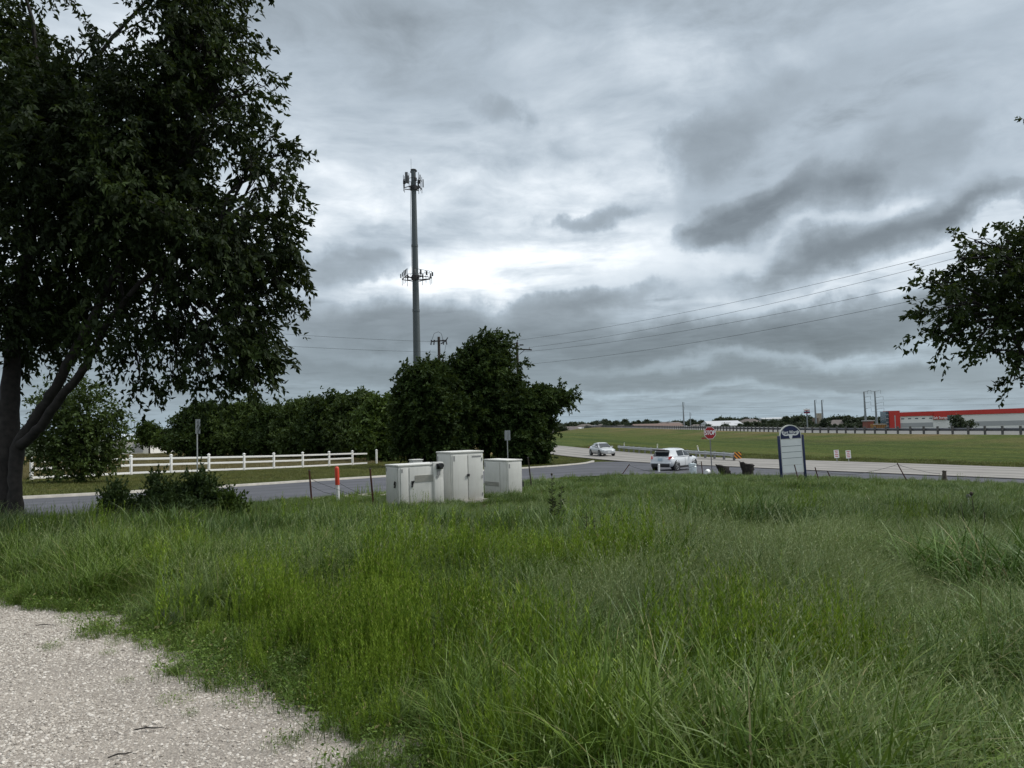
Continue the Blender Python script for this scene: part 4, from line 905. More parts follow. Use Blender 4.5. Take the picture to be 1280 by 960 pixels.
def ring_of(zc, R, height, na, rot, platform, big=None):
    pf = MB(); x0 = X_(zc)
    pts = [(x0+R*math.cos(rot+2*math.pi*k/3), R*math.sin(rot+2*math.pi*k/3)) for k in range(3)]
    for k in range(3):
        a = Vector((*pts[k], zc)); c = Vector((*pts[(k+1) % 3], zc)); mid = (a+c)/2; out = (mid-Vector((x0, 0, zc))).normalized()
        side = (c-a).normalized(); W = R*.86
        A2, C2 = mid+out*R*.28-side*W, mid+out*R*.28+side*W
        pf.tube([A2, C2], .065, 6); pf.tube([Vector((x0, 0, zc)), mid+out*R*.28], .09, 6)
        if platform:
            pf.tube([A2+Vector((0, 0, .9)), C2+Vector((0, 0, .9))], .035, 5); pf.tube([A2+Vector((0, 0, -.05)), Vector((x0, 0, zc-.6))], .06, 5); pf.tube([C2+Vector((0, 0, -.05)), Vector((x0, 0, zc-.6))], .06, 5)
            for s in (-.5, 0, .5): pf.tube([mid+out*R*.28+side*W*s, mid+out*R*.28+side*W*(s+.25)+Vector((0, 0, .9))], .025, 4)
        else:
            pf.tube([A2+Vector((0, 0, height*.62)), C2+Vector((0, 0, height*.62))], .04, 5)
        for j in range(na):
            p = A2.lerp(C2, j/(na-1))
            st = MB(); st.tube([p+Vector((0, 0, -.9 if platform else -.5)), p+Vector((0, 0, height))], .038, 6); st.build('antenna_pipe', m_antd, tw)
            if (j+k) % 2 == 0 or platform:
                an = MB(); sz = (.2, .13, height*(.62 if (j+k) % 3 else .78)); an.box(p+out*.2+Vector((0, 0, height*.5)), sz, (0, 0, math.atan2(out.y, out.x)+R_(90)), bev=.03); an.build('panel_antenna', m_ant, tw, AUTO)
            else:
                rr = MB(); rr.box(p-out*.18+Vector((0, 0, height*.45)), (.32, .24, .5), (0, 0, math.atan2(out.y, out.x))); rr.build('radio_unit', m_antd, tw)
    pf.tube([(x0, 0, zc-.3), (x0, 0, zc+.3)], .55, 12); pf.build('platform' if platform else 'mount_frame', m_antd, tw)
ring_of(zl, 2.0, .95, 4, R_(20), True)
zu = at(516, 235, DT).z-b.z; ring_of(zu, 1.25, 1.9, 3, R_(55), False)
q = MB(); q.box((X_(zu)-.95, -.6, zu+1.35), (.4, .24, 1.6), bev=.05); q.build('large_antenna', m_ant, tw, AUTO)

def pole(label, px, d, topy, r=.16, group='wooden utility poles'):
    b = onray(px, d); H = at(px, topy, d).z-b.z; lean = R_(-1.0)
    t = thing('utility_pole', label, 'utility pole', b, group=group)
    q = MB(); q.tube([(0, 0, -.3), (0, 0, H*.5), (0, 0, H)], [r*1.15, r, r*.8], 10); q.build('pole_shaft', m_creo, t, AUTO); return t, H, b
def insulator(t, x, y, z, up=True, m=None):
    q = MB(); q.tube([(x, y, z), (x, y, z+.10), (x, y, z+.2), (x, y, z+.24)], [.03, .06, .05, .02], 8); return q.build('insulator', m or m_sticker, t, AUTO)
DP = 82.0
p1, H1, b1 = pole('weathered utility pole with cut-outs and hanging switchgear between the tower and the tallest tree', 549.5, DP, 421, .17)
q = MB(); q.box((0, -.15, H1-.45), (1.5, .1, .12), (0, R_(-3), 0)); q.build('crossarm', m_creo, p1)
for x in (-.75, -.45, .45, .78):
    q = MB(); q.tube([(x, -.2, H1-.4), (x+.06*(1 if x > 0 else -1), -.26, H1-.85)], [.05, .07], 8); q.box((x, -.2, H1-.38), (.16, .1, .08)); q.build('cutout_switch', m_antd, p1)
q = MB(); q.tube([(.95, -.1, H1-.1), (.7, -.1, H1-.5), (.2, -.1, H1-.75)], .06, 6); q.build('bracket_arm', m_antd, p1)
for x, z in ((.55, H1-3.0), (.8, H1-3.4)):
    q = MB(); q.tube([(x, 0, z-.4), (x, 0, z-.32), (x, 0, z+.28), (x, 0, z+.36)], [.14, .22, .22, .1], 12); q.build('transformer', m_pole, p1, AUTO)
q = MB(); q.box((.4, 0, H1-2.75), (.9, .08, .1)); q.box((.4, 0, H1-3.6), (.9, .08, .1)); q.build('transformer_rack', m_antd, p1)
q = MB(); q.tube([(-.7, -.2, H1-.3), (-.45, -.2, H1+.35), (0, -.2, H1+.5), (.3, -.2, H1+.3), (.45, -.2, H1-.35)], .022, 5); q.build('jumper_wire', m_wire, p1)
q = MB(); q.tube([(.75, -.2, H1-.9), (.55, -.2, H1-1.8), (.75, -.2, H1-2.6)], .018, 5); q.build('jumper_wire', m_wire, p1)
q = MB(); q.box((0, -.1, H1-1.95), (.42, .06, .06)); q.build('step_arm', m_antd, p1)
D2 = 80.0
p2, H2_, b2 = pole('utility pole half hidden in the tallest tree, its crossarm pointing right with the long wires', 647.5, D2, 428, .16)
q = MB(); q.box((.62, -.12, H2_-.75), (1.75, .1, .13), (0, R_(4), 0)); q.build('crossarm', m_creo, p2)
q = MB(); q.tube([(.2, -.12, H2_-1.25), (.75, -.12, H2_-.8)], .03, 5); q.build('brace', m_antd, p2)
for x in (.1, 1.25): insulator(p2, x, -.12, H2_-.68+(.02 if x < 1 else -.06))
q = MB(); q.tube([(0, 0, H2_), (.05, 0, H2_+.25)], .05, 6); q.build('pole_pin', m_antd, p2)
q = MB(); q.box((.45, -.1, H2_-.28), (.42, .12, .12)); q.build('switch', m_antd, p2)
# the next pole, standing behind the right-hand tree
D3 = 39.0; p3, H3, b3 = pole('utility pole hidden behind the tree at the right edge carrying the long wires', 1420, D3, 262, .16)
q = MB(); q.box((0, -.12, H3-.5), (2.2, .1, .13)); q.build('crossarm', m_creo, p3)
for x in (-1, 1): insulator(p3, x, -.12, H3-.44)
WG = 'overhead wires between the pole in the trees and the right edge'
def oh(label, a, bb, sag, r=.016, nm='overhead_wire', group=WG):
    return wire(label, [a, bb], r, nm, 'overhead wire', group, n=40, sag=sag)
oh('topmost long overhead wire running from the pole in the trees to the right edge', b2+Vector((.05, 0, H2_+.22)), at(1415, 255, D3), .75, .011)
oh('overhead wire just below the topmost one, starting at the pole crossarm', b2+Vector((1.25, -.12, H2_-.55)), at(1415, 262, D3), .85, .011)
oh('middle overhead wire, third from the top, reaching the right tree', b2+Vector((.3, 0, H2_-1.0)), at(1410, 293, D3), .85, .011)
oh('lowest of the long overhead wires sloping from the trees to the right tree', b2+Vector((.1, 0, H2_-2.3)), at(1405, 316, D3), .8, .011)
WL = 'overhead wires going left from the pole by the tower'
oh('upper thin overhead wire going left from the pole near the tower', b1+Vector((-.7, -.2, H1-.5)), at(-80, 372, 66), .6, .012, group=WL)
oh('lower thin overhead wire going left from the pole near the tower', b1+Vector((-.3, -.1, H1-1.6)), at(-80, 392, 66), .6, .012, group=WL)

# transmission poles far off
m_far = mat('far_steel_pole', (.22, .24, .25), .6, .2)
def tpole(label, px, topy, d, r, arms, group='tall steel transmission poles on the horizon'):
    b = onray(px, d); H = at(px, topy, d).z-b.z
    t = thing('transmission_pole', label, 'transmission pole', b, group=group)
    q = MB(); q.tube([(0, 0, -.5), (-H*.018, 0, H)], [r, r*.45], 8); q.build('steel_shaft', m_far, t)
    for f, L in arms:
        q = MB(); q.tube([(-H*.018*f, 0, H*f), (-H*.018*f+L, 0, H*f+.5)], [.10, .05], 5); q.tube([(-H*.018*f+L, 0, H*f+.4), (-H*.018*f+L, 0, H*f-1.0)], .06, 5); q.build('arm', m_far, t)
    return t, b, H
DTR = 330
ta, ba, ha = tpole('left one of the tall transmission pole pair nearest the red and white building', 1080.5, 489.5, DTR, .62, [(.995, 3), (.86, 2.6), (.72, 2.6), (.58, 2.6)])
tb, bb_, hb = tpole('right one of the tall transmission pole pair, next to the red and white building', 1094, 489, DTR, .58, [(.995, -3), (.995, 2.5), (.84, 3.4), (.70, 3.4), (.56, 3.4)])
tpole('left one of the shorter transmission pole pair right of the high sign', 1018.3, 500, 400, .65, [(.98, .8)])
tpole('right one of the shorter transmission pole pair right of the high sign', 1027, 500, 410, .65, [(.98, .8)])
tpole('slim single transmission mast in the middle of the far town', 853.6, 502.5, 430, .55, [(.96, .8), (.8, .8)])
tpole('short distant pole right of the slim mast', 861.7, 515.5, 480, .4, [(.9, .8)])
tpole('faint pole behind the leaves at the far barn', 168, 525.5, 190, .14, [(.93, .8), (.93, -.8)])
tpole('thin pole rising over the tree line near its left part', 293, 496, 132, .10, [(.96, .6), (.96, -.6)]) if False else None
TW = 'thin transmission wires above the far town'
for z, xx, k in ((.86, 2.4, 'upper'), (.72, 2.4, 'middle'), (.58, 2.4, 'lower')):
    wire(f'{k} thin transmission wire running right from the tall pole pair above the red building', [ba+Vector((xx, 0, ha*z-1.2)), Vector((bb_.x+150, 300, bb_.z+hb*z-.5))], .035, 'transmission_wire', 'overhead wire', TW, m_far, 24, 1.2)
wire('thin transmission wire between the shorter pole pair and the slim mast in the far town', [at(1018, 506, 400), at(853.6, 507, 430), at(690, 512, 460)], .04, 'transmission_wire', 'overhead wire', TW, m_far, 20, 1.2)
wire('lower thin transmission wire above the roofs of the far town', [at(1018, 514, 400), at(853.6, 515.5, 430), at(690, 520, 460)], .04, 'transmission_wire', 'overhead wire', TW, m_far, 20, 1.0)

# ================================================================== cars
m_glass = mat('car_glass', (.018, .022, .026), .06, spec=.6); m_tyre = mat('tyre_rubber', (.012, .012, .012), .85); m_rim = mat('alloy_rim', (.32, .33, .34), .35, .7)
m_trim = mat('black_trim', (.016, .016, .017), .6); m_lampr = mat('tail_lamp_red', (.42, .02, .02), .2); m_lampw = mat('head_lamp', (.55, .58, .6), .12)
def car(name, label, loc, rz, paint, Lg, W, st, gh, wheels, wr, ride):
    """st: lower-body stations (x, half width, bottom z, waist z, deck z); gh: greenhouse stations (x, base half, roof half, base z, roof z). +x is forwards"""
    t = thing(name, label, 'car', loc, rz)
    def ring_low(x, w, zb, zw, zd): return [(x, s*yy, zz) for s, seq in ((1, 1), (-1, -1)) for yy, zz in ([(w*.80, zb), (w*.96, zb+.10), (w*1.0, zb+(zw-zb)*.45), (w*.985, zw-.08), (w*.93, zw), (w*.80, zd), (w*.40, zd+.025)][::seq])]
    V = []; n = 14
    for s in st: V += ring_low(*s)
    V = [tuple(v) for v in V]; F = []
    for i in range(len(st)-1):
        for k in range(n): F.append((i*n+k, i*n+(k+1) % n, (i+1)*n+(k+1) % n, (i+1)*n+k))
    F.append(tuple(range(n))); F.append(tuple(range(len(V)-n, len(V))))
    q = MB(); q.add(V, F); body = q.build('body', paint, t, R_(45))
    # greenhouse shell
    V = []; n = 8
    for x, wb, wt, zb, zr, xr in gh:
        V += [(x, wb, zb), (xr, wt+(wb-wt)*.12, zr-.10), (xr, wt, zr-.04), (xr, wt*.55, zr), (xr, -wt*.55, zr), (xr, -wt, zr-.04), (xr, -wt-(wb-wt)*.12, zr-.10), (x, -wb, zb)]
    F = [(i*n+k, i*n+k+1, (i+1)*n+k+1, (i+1)*n+k) for i in range(len(gh)-1) for k in range(n-1)]
    F.append(tuple(range(n))); F.append(tuple(range(len(V)-n, len(V))))
    q = MB(); q.add(V, F); roof = q.build('cabin', paint, t, R_(40))
    def quad(P, name, m, off=.008, parent=t):
        P = [Vector(p) for p in P]; nn = (P[1]-P[0]).cross(P[3]-P[0]).normalized(); ctr = sum(P, Vector())/4
        if nn.dot(ctr-Vector((ctr.x*.6, 0, .6))) < 0: nn = -nn
        Q = [p+nn*off for p in P]; R2 = [p-nn*.02 for p in P]
        q = MB(); q.add(Q+R2, [(0, 1, 2, 3), (4, 5, 6, 7), (0, 1, 5, 4), (1, 2, 6, 5), (2, 3, 7, 6), (3, 0, 4, 7)]); return q.build(name, m, parent)
    L_ = lambda a, b, f: tuple(a[i]+(b[i]-a[i])*f for i in range(3))
    def gp(i, side, f):   # point on the side face of station i between base (0) and roof edge (1)
        x, wb, wt, zb, zr, xr = gh[i]; return L_((x, side*wb, zb), (xr, side*(wt+(wb-wt)*.12), zr-.10), f)
    for s in (-1, 1):
        for i, j, nm in car.windows:
            a0, a1, b0, b1 = gp(i, s, .10), gp(i, s, .93), gp(j, s, .10), gp(j, s, .93)
            quad([L_(a0, b0, .05), L_(a0, b0, .95), L_(a1, b1, .95), L_(a1, b1, .05)], nm, m_glass)
    for (i, j, nm) in ((1, 0, 'windshield'), (len(gh)-2, len(gh)-1, 'rear_window')):
        def tp(k, s, f):
            x, wb, wt, zb, zr, xr = gh[k]; return (xr*1.0, s*wt*f, zr-.03) if k in (1, len(gh)-2) else (x, s*wb*f*.92, zb+.04)
        A, B2 = tp(i, 1, .86), tp(i, -1, .86); C, D_ = tp(j, -1, .92), tp(j, 1, .92)
        quad([L_(A, D_, .06), L_(B2, C, .06), L_(B2, C, .92), L_(A, D_, .92)], nm, m_glass, .03)
    for x in wheels:
        for s in (-1, 1):
            w = W/2; q = MB(); q.disc((x, s*(w-.06), wr+.02), wr+.07, (0, 1, 0), .125, 26); q.build('wheel_arch', m_trim, t)
            q = MB(); q.tube([(x, s*(w-.22), wr), (x, s*(w-.19), wr), (x, s*(w-.03), wr), (x, s*(w+.012), wr)], [wr*.9, wr, wr, wr*.9], 24); wl = q.build('wheel', m_tyre, t, AUTO)
            q = MB(); q.disc((x, s*(w+.008), wr), wr*.24, (0, 1, 0), .03, 14)
            for k in range(5):
                a = 2*math.pi*k/5; q.box((x+math.cos(a)*wr*.38, s*(w+.008), wr+math.sin(a)*wr*.38), (wr*.62, .02, wr*.16), (0, -a, 0))
            ring = [(x+math.cos(2*math.pi*k/24)*wr*.66, s*(w+.004), wr+math.sin(2*math.pi*k/24)*wr*.66) for k in range(25)]; q.tube(ring, wr*.06, 5); q.build('rim', m_rim, wl)
    for s in (-1, 1):
        q = MB(); mx = gh[1][0]; q.box((car.mirror[0], s*(W/2+.07), car.mirror[1]), (.11, .2, .14), bev=.03); q.build('mirror', car.mirror_mat, t, AUTO)
    return t
m_pwhite = mat('white_car_paint', (.66, .68, .70), .25, coat=.6); m_psilver = mat('silver_car_paint', (.50, .51, .52), .3, .35, coat=.6)
# white crossover seen from behind
car.windows = [(1, 2, 'side_window'), (2, 3, 'side_window')]; car.mirror = (.62, 1.0); car.mirror_mat = m_trim
st = [(-2.05, .62, .42, .72, .80), (-2.02, .74, .36, .80, .96), (-1.9, .84, .33, .88, 1.03), (-1.5, .885, .30, .94, 1.04), (-1.2, .90, .27, .96, 1.04), (-.6, .87, .25, .95, 1.03), (.2, .87, .25, .95, 1.02), (.9, .885, .26, .95, 1.01), (1.3, .90, .28, .93, .98), (1.65, .87, .30, .87, .92), (1.92, .76, .34, .76, .82), (2.04, .58, .40, .64, .70)]
gh = [(1.12, .74, .55, .96, 1.02, 1.05), (.98, .80, .60, .98, 1.50, .28), (-.1, .84, .64, .99, 1.575, -.1), (-1.05, .83, .63, 1.0, 1.55, -1.05), (-1.62, .80, .60, 1.0, 1.49, -1.58), (-1.96, .72, .56, 1.0, 1.14, -1.90)]
hd = R_(50)
cr_ = onray(840, 56.5)
c1 = car('crossover_car', 'white compact crossover seen from behind, waiting at the junction beside the stop sign', (cr_.x, cr_.y, G(cr_.x, cr_.y)+.035), hd, m_pwhite, 4.1, 1.77, st, gh, (-1.26, 1.30), .345, .2)
q = MB(); q.box((-1.93, 0, 1.475), (.36, 1.16, .05), (0, R_(8), 0), bev=.015); q.build('roof_spoiler', m_trim, c1, AUTO)
q = MB(); q.box((-1.80, 0, 1.515), (.05, .5, .03)); q.build('brake_light', m_lampr, c1)
for s in (-1, 1):
    q = MB(); q.add([(-2.02, s*.40, .97), (-1.90, s*.80, 1.07), (-1.74, s*.87, 1.0), (-2.0, s*.72, .93), (-2.06, s*.74, .84), (-2.07, s*.66, .86), (-2.0, s*.40, .93), (-1.85, s*.5, .9), (-1.85, s*.8, .95)], [(0, 1, 2, 3), (3, 2, 8, 4), (0, 3, 4, 5, 6), (0, 6, 7), (1, 0, 7, 8, 2), (4, 8, 7, 6, 5)]); q.build('tail_light', m_lampr, c1)
q = MB(); q.box((-2.03, 0, .42), (.12, 1.40, .24), bev=.03); q.build('rear_bumper', m_trim, c1, AUTO)
q = MB(); q.box((-2.02, 0, .60), (.16, 1.56, .13), bev=.05); q.build('bumper_bar', m_pwhite, c1, AUTO)
q = MB(); q.box((-2.062, -.0, .83), (.012, .36, .17), (0, R_(8), 0)); q.build('number_plate', mat('plate_blue_grey', (.36, .44, .50), .5), c1)
for s in (-1, 1): q = MB(); q.box((.05, s*.85, .29), (1.9, .1, .14), bev=.02); q.build('sill', m_trim, c1, AUTO)
for s in (-1, 1): q = MB(); q.box((1.86, s*.66, .80), (.22, .26, .12), (0, R_(25), s*R_(22)), bev=.03); q.build('head_light', m_lampw, c1, AUTO)
for s in (-1, 1):
    q = MB(); q.box((-.05, s*.876, .62), (.016, .006, .62)); q.build('door_gap', m_seam, c1)
# silver sedan coming towards us
car.windows = [(1, 2, 'side_window'), (2, 3, 'side_window')]; car.mirror = (.72, 1.0); car.mirror_mat = m_psilver
st = [(-2.27, .56, .42, .70, .84), (-2.2, .72, .34, .86, 1.0), (-1.9, .82, .28, .90, 1.03), (-1.3, .87, .23, .91, 1.02), (-.5, .875, .20, .90, .97), (.3, .875, .20, .88, .95), (1.0, .87, .21, .86, .92), (1.4, .865, .22, .82, .88), (1.8, .83, .24, .75, .81), (2.12, .74, .25, .66, .72), (2.26, .56, .28, .56, .62)]
gh = [(1.28, .70, .52, .90, .95, 1.24), (1.05, .78, .56, .92, 1.40, .30), (-.2, .80, .60, .93, 1.47, -.2), (-1.1, .78, .57, .95, 1.40, -.95), (-1.45, .72, .52, .98, 1.10, -1.40), (-1.75, .66, .48, 1.0, 1.04, -1.7)]
gh = [gh[0], gh[1], gh[2], gh[3], (-1.78, .66, .50, 1.0, 1.06, -1.72)]
D4 = 88.5; cs = onray(750, D4)
c2 = car('sedan_car', 'silver four door sedan driving towards the viewer on the frontage road', (cs.x, cs.y, G(cs.x, cs.y)+.08), R_(-90)+R_(14), m_psilver, 4.5, 1.75, st, gh, (-1.35, 1.38), .32, .16)
q = MB(); q.box((2.2, 0, .62), (.08, .72, .09), (0, R_(20), 0), bev=.02); q.build('grille', m_trim, c2, AUTO)
q = MB(); q.box((2.17, 0, .36), (.14, 1.1, .13), bev=.02); q.build('lower_grille', m_trim, c2, AUTO)
for s in (-1, 1): q = MB(); q.box((2.05, s*.60, .66), (.26, .30, .13), (0, R_(20), s*R_(25)), bev=.03); q.build('head_light', m_lampw, c2, AUTO)
q = MB(); q.box((2.255, 0, .46), (.012, .32, .13)); q.build('number_plate', m_wht, c2)
for s in (-1, 1): q = MB(); q.box((-2.2, s*.6, .86), (.12, .3, .14), bev=.02); q.build('tail_light', m_lampr, c2, AUTO)

# ================================================================== far town
def at_ground(px, d): return onray(px, d)
# red and grey store
m_wall = mat('pale_metal_wall', (.75, .74, .71), .6, noise=(.15, .06)); m_band = mat('grey_wall_band', (.37, .375, .38), .6); m_rd = mat('red_cladding', (.50, .035, .025), .5, noise=(.2, .08)); m_bl = mat('bluish_glazing', (.07, .11, .14), .15, spec=.8)
D5 = 280.0; k = D5/FPX; b = onray(1109.5, D5); b.z = at(1109, 541.5, D5).z
st_ = thing('storage_store', 'long pale storage building with a red roof band and red corner tower beyond the freeway', 'store', b, R_(-10))
H = at(1125, 515.5, D5).z-b.z; Ht2 = at(1115, 513.5, D5).z-b.z; WL_ = 330*k
slab = lambda x0, x1, z0, z1, y, th, nm, m, par=st_: MB().box(((x0+x1)/2*k, y+th/2, (z0+z1)/2), ((x1-x0)*k, th, z1-z0)).build(nm, m, par)
slab(11, 330, 0, H*.86, 0, 9, 'wall', m_wall)
MB().prism([(11.8*k, H*.80), (11.8*k, H*1.0), (155*k, H*1.06), (155*k, H*.83)], -.25, 9.2, 'y').build('red_fascia', m_rd, st_)
MB().prism([(155*k, H*.84), (155*k, H*1.03), (330*k, H*1.08), (330*k, H*.86)], -.22, 9.2, 'y').build('red_fascia', m_rd, st_)
MB().prism([(80*k, H*.85), (80*k, H*.86), (330*k, H*.90), (330*k, H*.85)], 0.01, 8.9, 'y').build('upper_wall', m_wall, st_)
for x0, x1 in ((11.5, 50.5), (70, 330)): slab(x0, x1, H*.26, H*.48, -.06, .1, 'grey_band', m_band)
slab(0, 12, 0, Ht2, -.8, 8, 'red_tower', m_rd); slab(-3.5, -.05, 0, Ht2*.98, .2, 7, 'glazed_corner', m_bl); slab(5.5, 6.6, 0, Ht2*.8, -.83, .1, 'tower_joint', m_band)
for i in range(5): slab(-3.3, -.3, Ht2*(.14+.17*i), Ht2*(.16+.17*i), .15, .1, 'glazing_bar', m_cablid)
for x in (14, 22, 30, 38, 46.5): slab(x, x+3.6, H*.66, H*.71, -.05, .1, 'slit_window', m_bl)
slab(50.5, 72, H*.42, H*.82, -.5, 1, 'sign_bay', m_rd) if False else None
sb = slab(51, 66.5, H*.62, H*.99, -.55, .5, 'sign_panel', m_rd)
put_text('lettering', 'Safe Storage', 1.15, m_wht, sb, (58.7*k, -.58, H*.70), sx=.80, bold=.03)
for x0, x1 in ((66.8, 71.6), (73.2, 78.8)): slab(x0, x1, H*.56, H*.79, -.08, .12, 'window', m_bl)
slab(164, 168, H*.70, H*.75, -.05, .1, 'slit_window', m_bl); slab(176, 182, 0, H*.62, -.1, .2, 'loading_door', m_band)
for i, (px, d, w, h, m, lab, nm) in enumerate(((1086.5, 262, 7.5, 7.2, mat('brick_red', (.22, .075, .055), .85, noise=(1, .2)), 'reddish brown box-shaped kiosk left of the orange container', 'kiosk'),)):
    b = onray(px, d); b.z = at(px, 541, d).z; H_ = at(px, 526.5, d).z-b.z; t = thing(nm, lab, 'kiosk', b)
    q = MB(); q.box((0, 2, H_/2), (w*d/FPX, 4, H_)); q.build('wall', m, t); q = MB(); q.box((0, 2, H_+.15), (w*d/FPX+.5, 4.5, .3)); q.build('roof', m_band, t)
b = onray(1098, 258); b.z = at(1098, 541, 258).z; H_ = at(1098, 530, 258).z-b.z
t = thing('orange_container', 'ochre orange dump container beside the red and white building', 'container', b); kk = 258/FPX
q = MB(); q.prism([(-8.6*kk, H_), (8*kk, H_), (8*kk, 0), (-6.8*kk, 0)], 0, 2.4, 'y'); q.build('hull', mat('ochre_steel', (.34, .17, .045), .7, noise=(1, .25)), t)
q = MB(); q.box((-.3*kk, -.05, H_-.1), (16.8*kk, .12, .18)); q.build('top_rim', m_band, t)
for i in range(6): q = MB(); q.box(((-5+i*2.3)*kk, -.05, H_*.45), (.12, .1, H_*.85)); q.build('rib', m_rust, t)
# high pylon sign
b = onray(1007.5, 330); Hp = at(1007.5, 510.5, 330).z-b.z; kk = 330/FPX
t = thing('pylon_sign', 'tall two-panel pylon sign on a pole standing over the far trees', 'sign', b)
q = MB(); q.cyl((0, .3, 0), (0, .3, Hp), .3, .25); q.build('pole', m_far, t)
for i, z in enumerate((.6, 1.65)):
    q = MB(); q.box((-.1, 0, Hp-z), (7.4*kk, .5, .85), bev=.05); p = q.build('sign_face', m_wht if i == 0 else m_navy, t)
    q = MB(); q.box((-.1, -.27, Hp-z-.25), (7.4*kk-.2, .03, .28)); q.build('red_stripe', m_red, p)
# tall bright block tower (feed mill) behind the short pole pair
b = onray(1022.5, 420); t = thing('silo_block', 'small tan tower block between the two shorter transmission poles', 'building', b); Hb = at(1022, 516.5, 420).z-b.z
q = MB(); q.box((.6, 2, Hb/2), (1.7, 3, Hb)); q.build('tower', mat('tan_wall', (.38, .33, .25), .8), t); q = MB(); q.box((-1.4, 2, Hb*.36), (2.2, 3, Hb*.72)); q.build('lower_block', mat('brown_wall', (.16, .12, .09), .8), t)
# houses of the far town
m_roofs = [mat('grey_shingle', (.10, .105, .115), .9, noise=(.6, .2)), mat('brown_shingle', (.115, .10, .092), .9, noise=(.6, .2)), mat('pale_metal_roof', (.42, .43, .44), .6)]
m_walls = [mat('cream_siding', (.52, .49, .42), .8), mat('white_siding', (.60, .60, .58), .8), mat('brick_siding', (.28, .18, .14), .85), mat('tan_stucco', (.40, .35, .28), .85)]
def house_proto(w, l, h, rh, mw, mr_, hip):
    t = thing('house', '', 'house')
    q = MB(); q.box((0, 0, h/2), (w, l, h)); q.build('wall', mw, t)
    q = MB(); e = .5; c = w*.28 if hip else 0
    q.add([(-w/2-e, -l/2-e, h), (w/2+e, -l/2-e, h), (w/2+e, l/2+e, h), (-w/2-e, l/2+e, h), (-w/2+c, 0, h+rh), (w/2-c, 0, h+rh)], [(0, 1, 5, 4), (2, 3, 4, 5), (0, 4, 3), (1, 2, 5), (0, 3, 2, 1)]); q.build('roof', mr_, t)
    for x in (-.28, .28):
        q = MB(); q.box((x*w, -l/2-.02, h*.55), (w*.14, .06, h*.4)); q.build('window', m_bl, t)
    q = MB(); q.box((0, -l/2-.02, h*.4), (w*.1, .06, h*.8)); q.build('door', m_band, t); return t
protos = [house_proto(13, 10, 3.2, 2.6, m_walls[1], m_roofs[0], False), house_proto(15, 11, 3.4, 3.0, m_walls[0], m_roofs[1], True), house_proto(12, 10, 3.2, 2.8, m_walls[2], m_roofs[0], True), house_proto(17, 12, 5.6, 3.0, m_walls[3], m_roofs[1], True), house_proto(20, 10, 4, 1.6, m_walls[1], m_roofs[2], False)]
kinds = ['white sided house with a dark grey gable roof in the far town', 'cream house with a brown hip roof in the far town', 'brick house with a dark hip roof in the far town', 'two storey tan house with a brown hip roof in the far town', 'long white shed with a pale metal roof in the far town']
used = [False]*5
HS = [(676, 470, 0, 'ow'), (684, 480, 4, ''), (696, 430, 1, ''), (703, 440, 0, ''), (712, 440, 1, ''), (722, 470, 4, ''), (730, 520, 3, ''), (741, 560, 2, ''), (752, 540, 3, ''), (764, 600, 2, ''), (775, 600, 1, ''), (786, 560, 4, ''), (797, 560, 1, ''), (808, 540, 2, ''), (830, 520, 3, ''), (846, 500, 4, ''), (868, 480, 1, ''), (880, 470, 0, ''), (889, 520, 1, ''), (898, 450, 4, ''), (906, 480, 1, ''), (917, 470, 4, ''), (935, 560, 3, ''), (968, 560, 2, ''), (992, 480, 4, ''), (1002, 500, 1, ''), (1046, 400, 1, ''), (1058, 460, 3, '')]
rr = np.random.default_rng(77)
for px, d, kd, _ in HS:
    o = protos[kd] if not used[kd] else copy_tree(protos[kd]); used[kd] = True
    b = onray(px, d); b.z = at(px, 0, d).z*0 + float(gz(b.x, d)); o.location = b; o.rotation_euler.z = float(rr.uniform(-.9, .9)); s = float(rr.uniform(.62, .85)); o.scale = (s, s, s)
    tag(o, kinds[kd], 'house', 'houses of the far town')
def shed(name, label, px0, px1, d, top, roofh, mw, mr_, cat='warehouse', depth=20):
    b = onray((px0+px1)/2, d); H = at((px0+px1)/2, top, d).z-b.z; w = (px1-px0)*d/FPX; t = thing(name, label, cat, b)
    q = MB(); q.box((0, depth/2, (H-roofh)/2), (w, depth, H-roofh)); q.build('wall', mw, t)
    q = MB(); q.add([(-w/2-.4, -.4, H-roofh), (w/2+.4, -.4, H-roofh), (w/2+.4, depth+.4, H-roofh), (-w/2-.4, depth+.4, H-roofh), (-w/2, depth/2, H), (w/2, depth/2, H)], [(0, 1, 5, 4), (2, 3, 4, 5), (0, 4, 3), (1, 2, 5), (0, 3, 2, 1)]); q.build('roof', mr_, t)
    n = max(2, int(w/7))
    for i in range(n): q = MB(); q.box((-w/2+(i+.5)*w/n, -.03, (H-roofh)*.4), (w/n*.45, .08, (H-roofh)*.6)); q.build('bay_door', m_band, t)
    return t
m_rust_roof = mat('rust_brown_roof', (.13, .085, .068), .85)
shed('warehouse', 'long low building with a rust brown roof behind the far guardrail', 793, 853, 400, 529.5, 1.6, m_walls[1], m_rust_roof)
shed('warehouse', 'long white flat warehouse on the rise behind the monument sign', 953, 1013, 640, 521.5, 1.0, m_walls[1], m_roofs[2])
shed('warehouse', 'white warehouse with a pale roof right of the slim mast', 884, 926, 500, 526, 2.0, m_walls[1], m_roofs[2])
shed('warehouse', 'small tan warehouse in front of the slim mast', 838, 852, 420, 527.5, 1.2, m_walls[3], m_roofs[1])
shed('barn', 'low pale barn with a shiny metal roof at the far end of the dry pasture', 128, 186, 175, 542.5, 1.3, m_wall, mat('bright_metal_roof', (.62, .66, .70), .35, .3), 'barn', 14)
b = onray(876, 470)
q = None
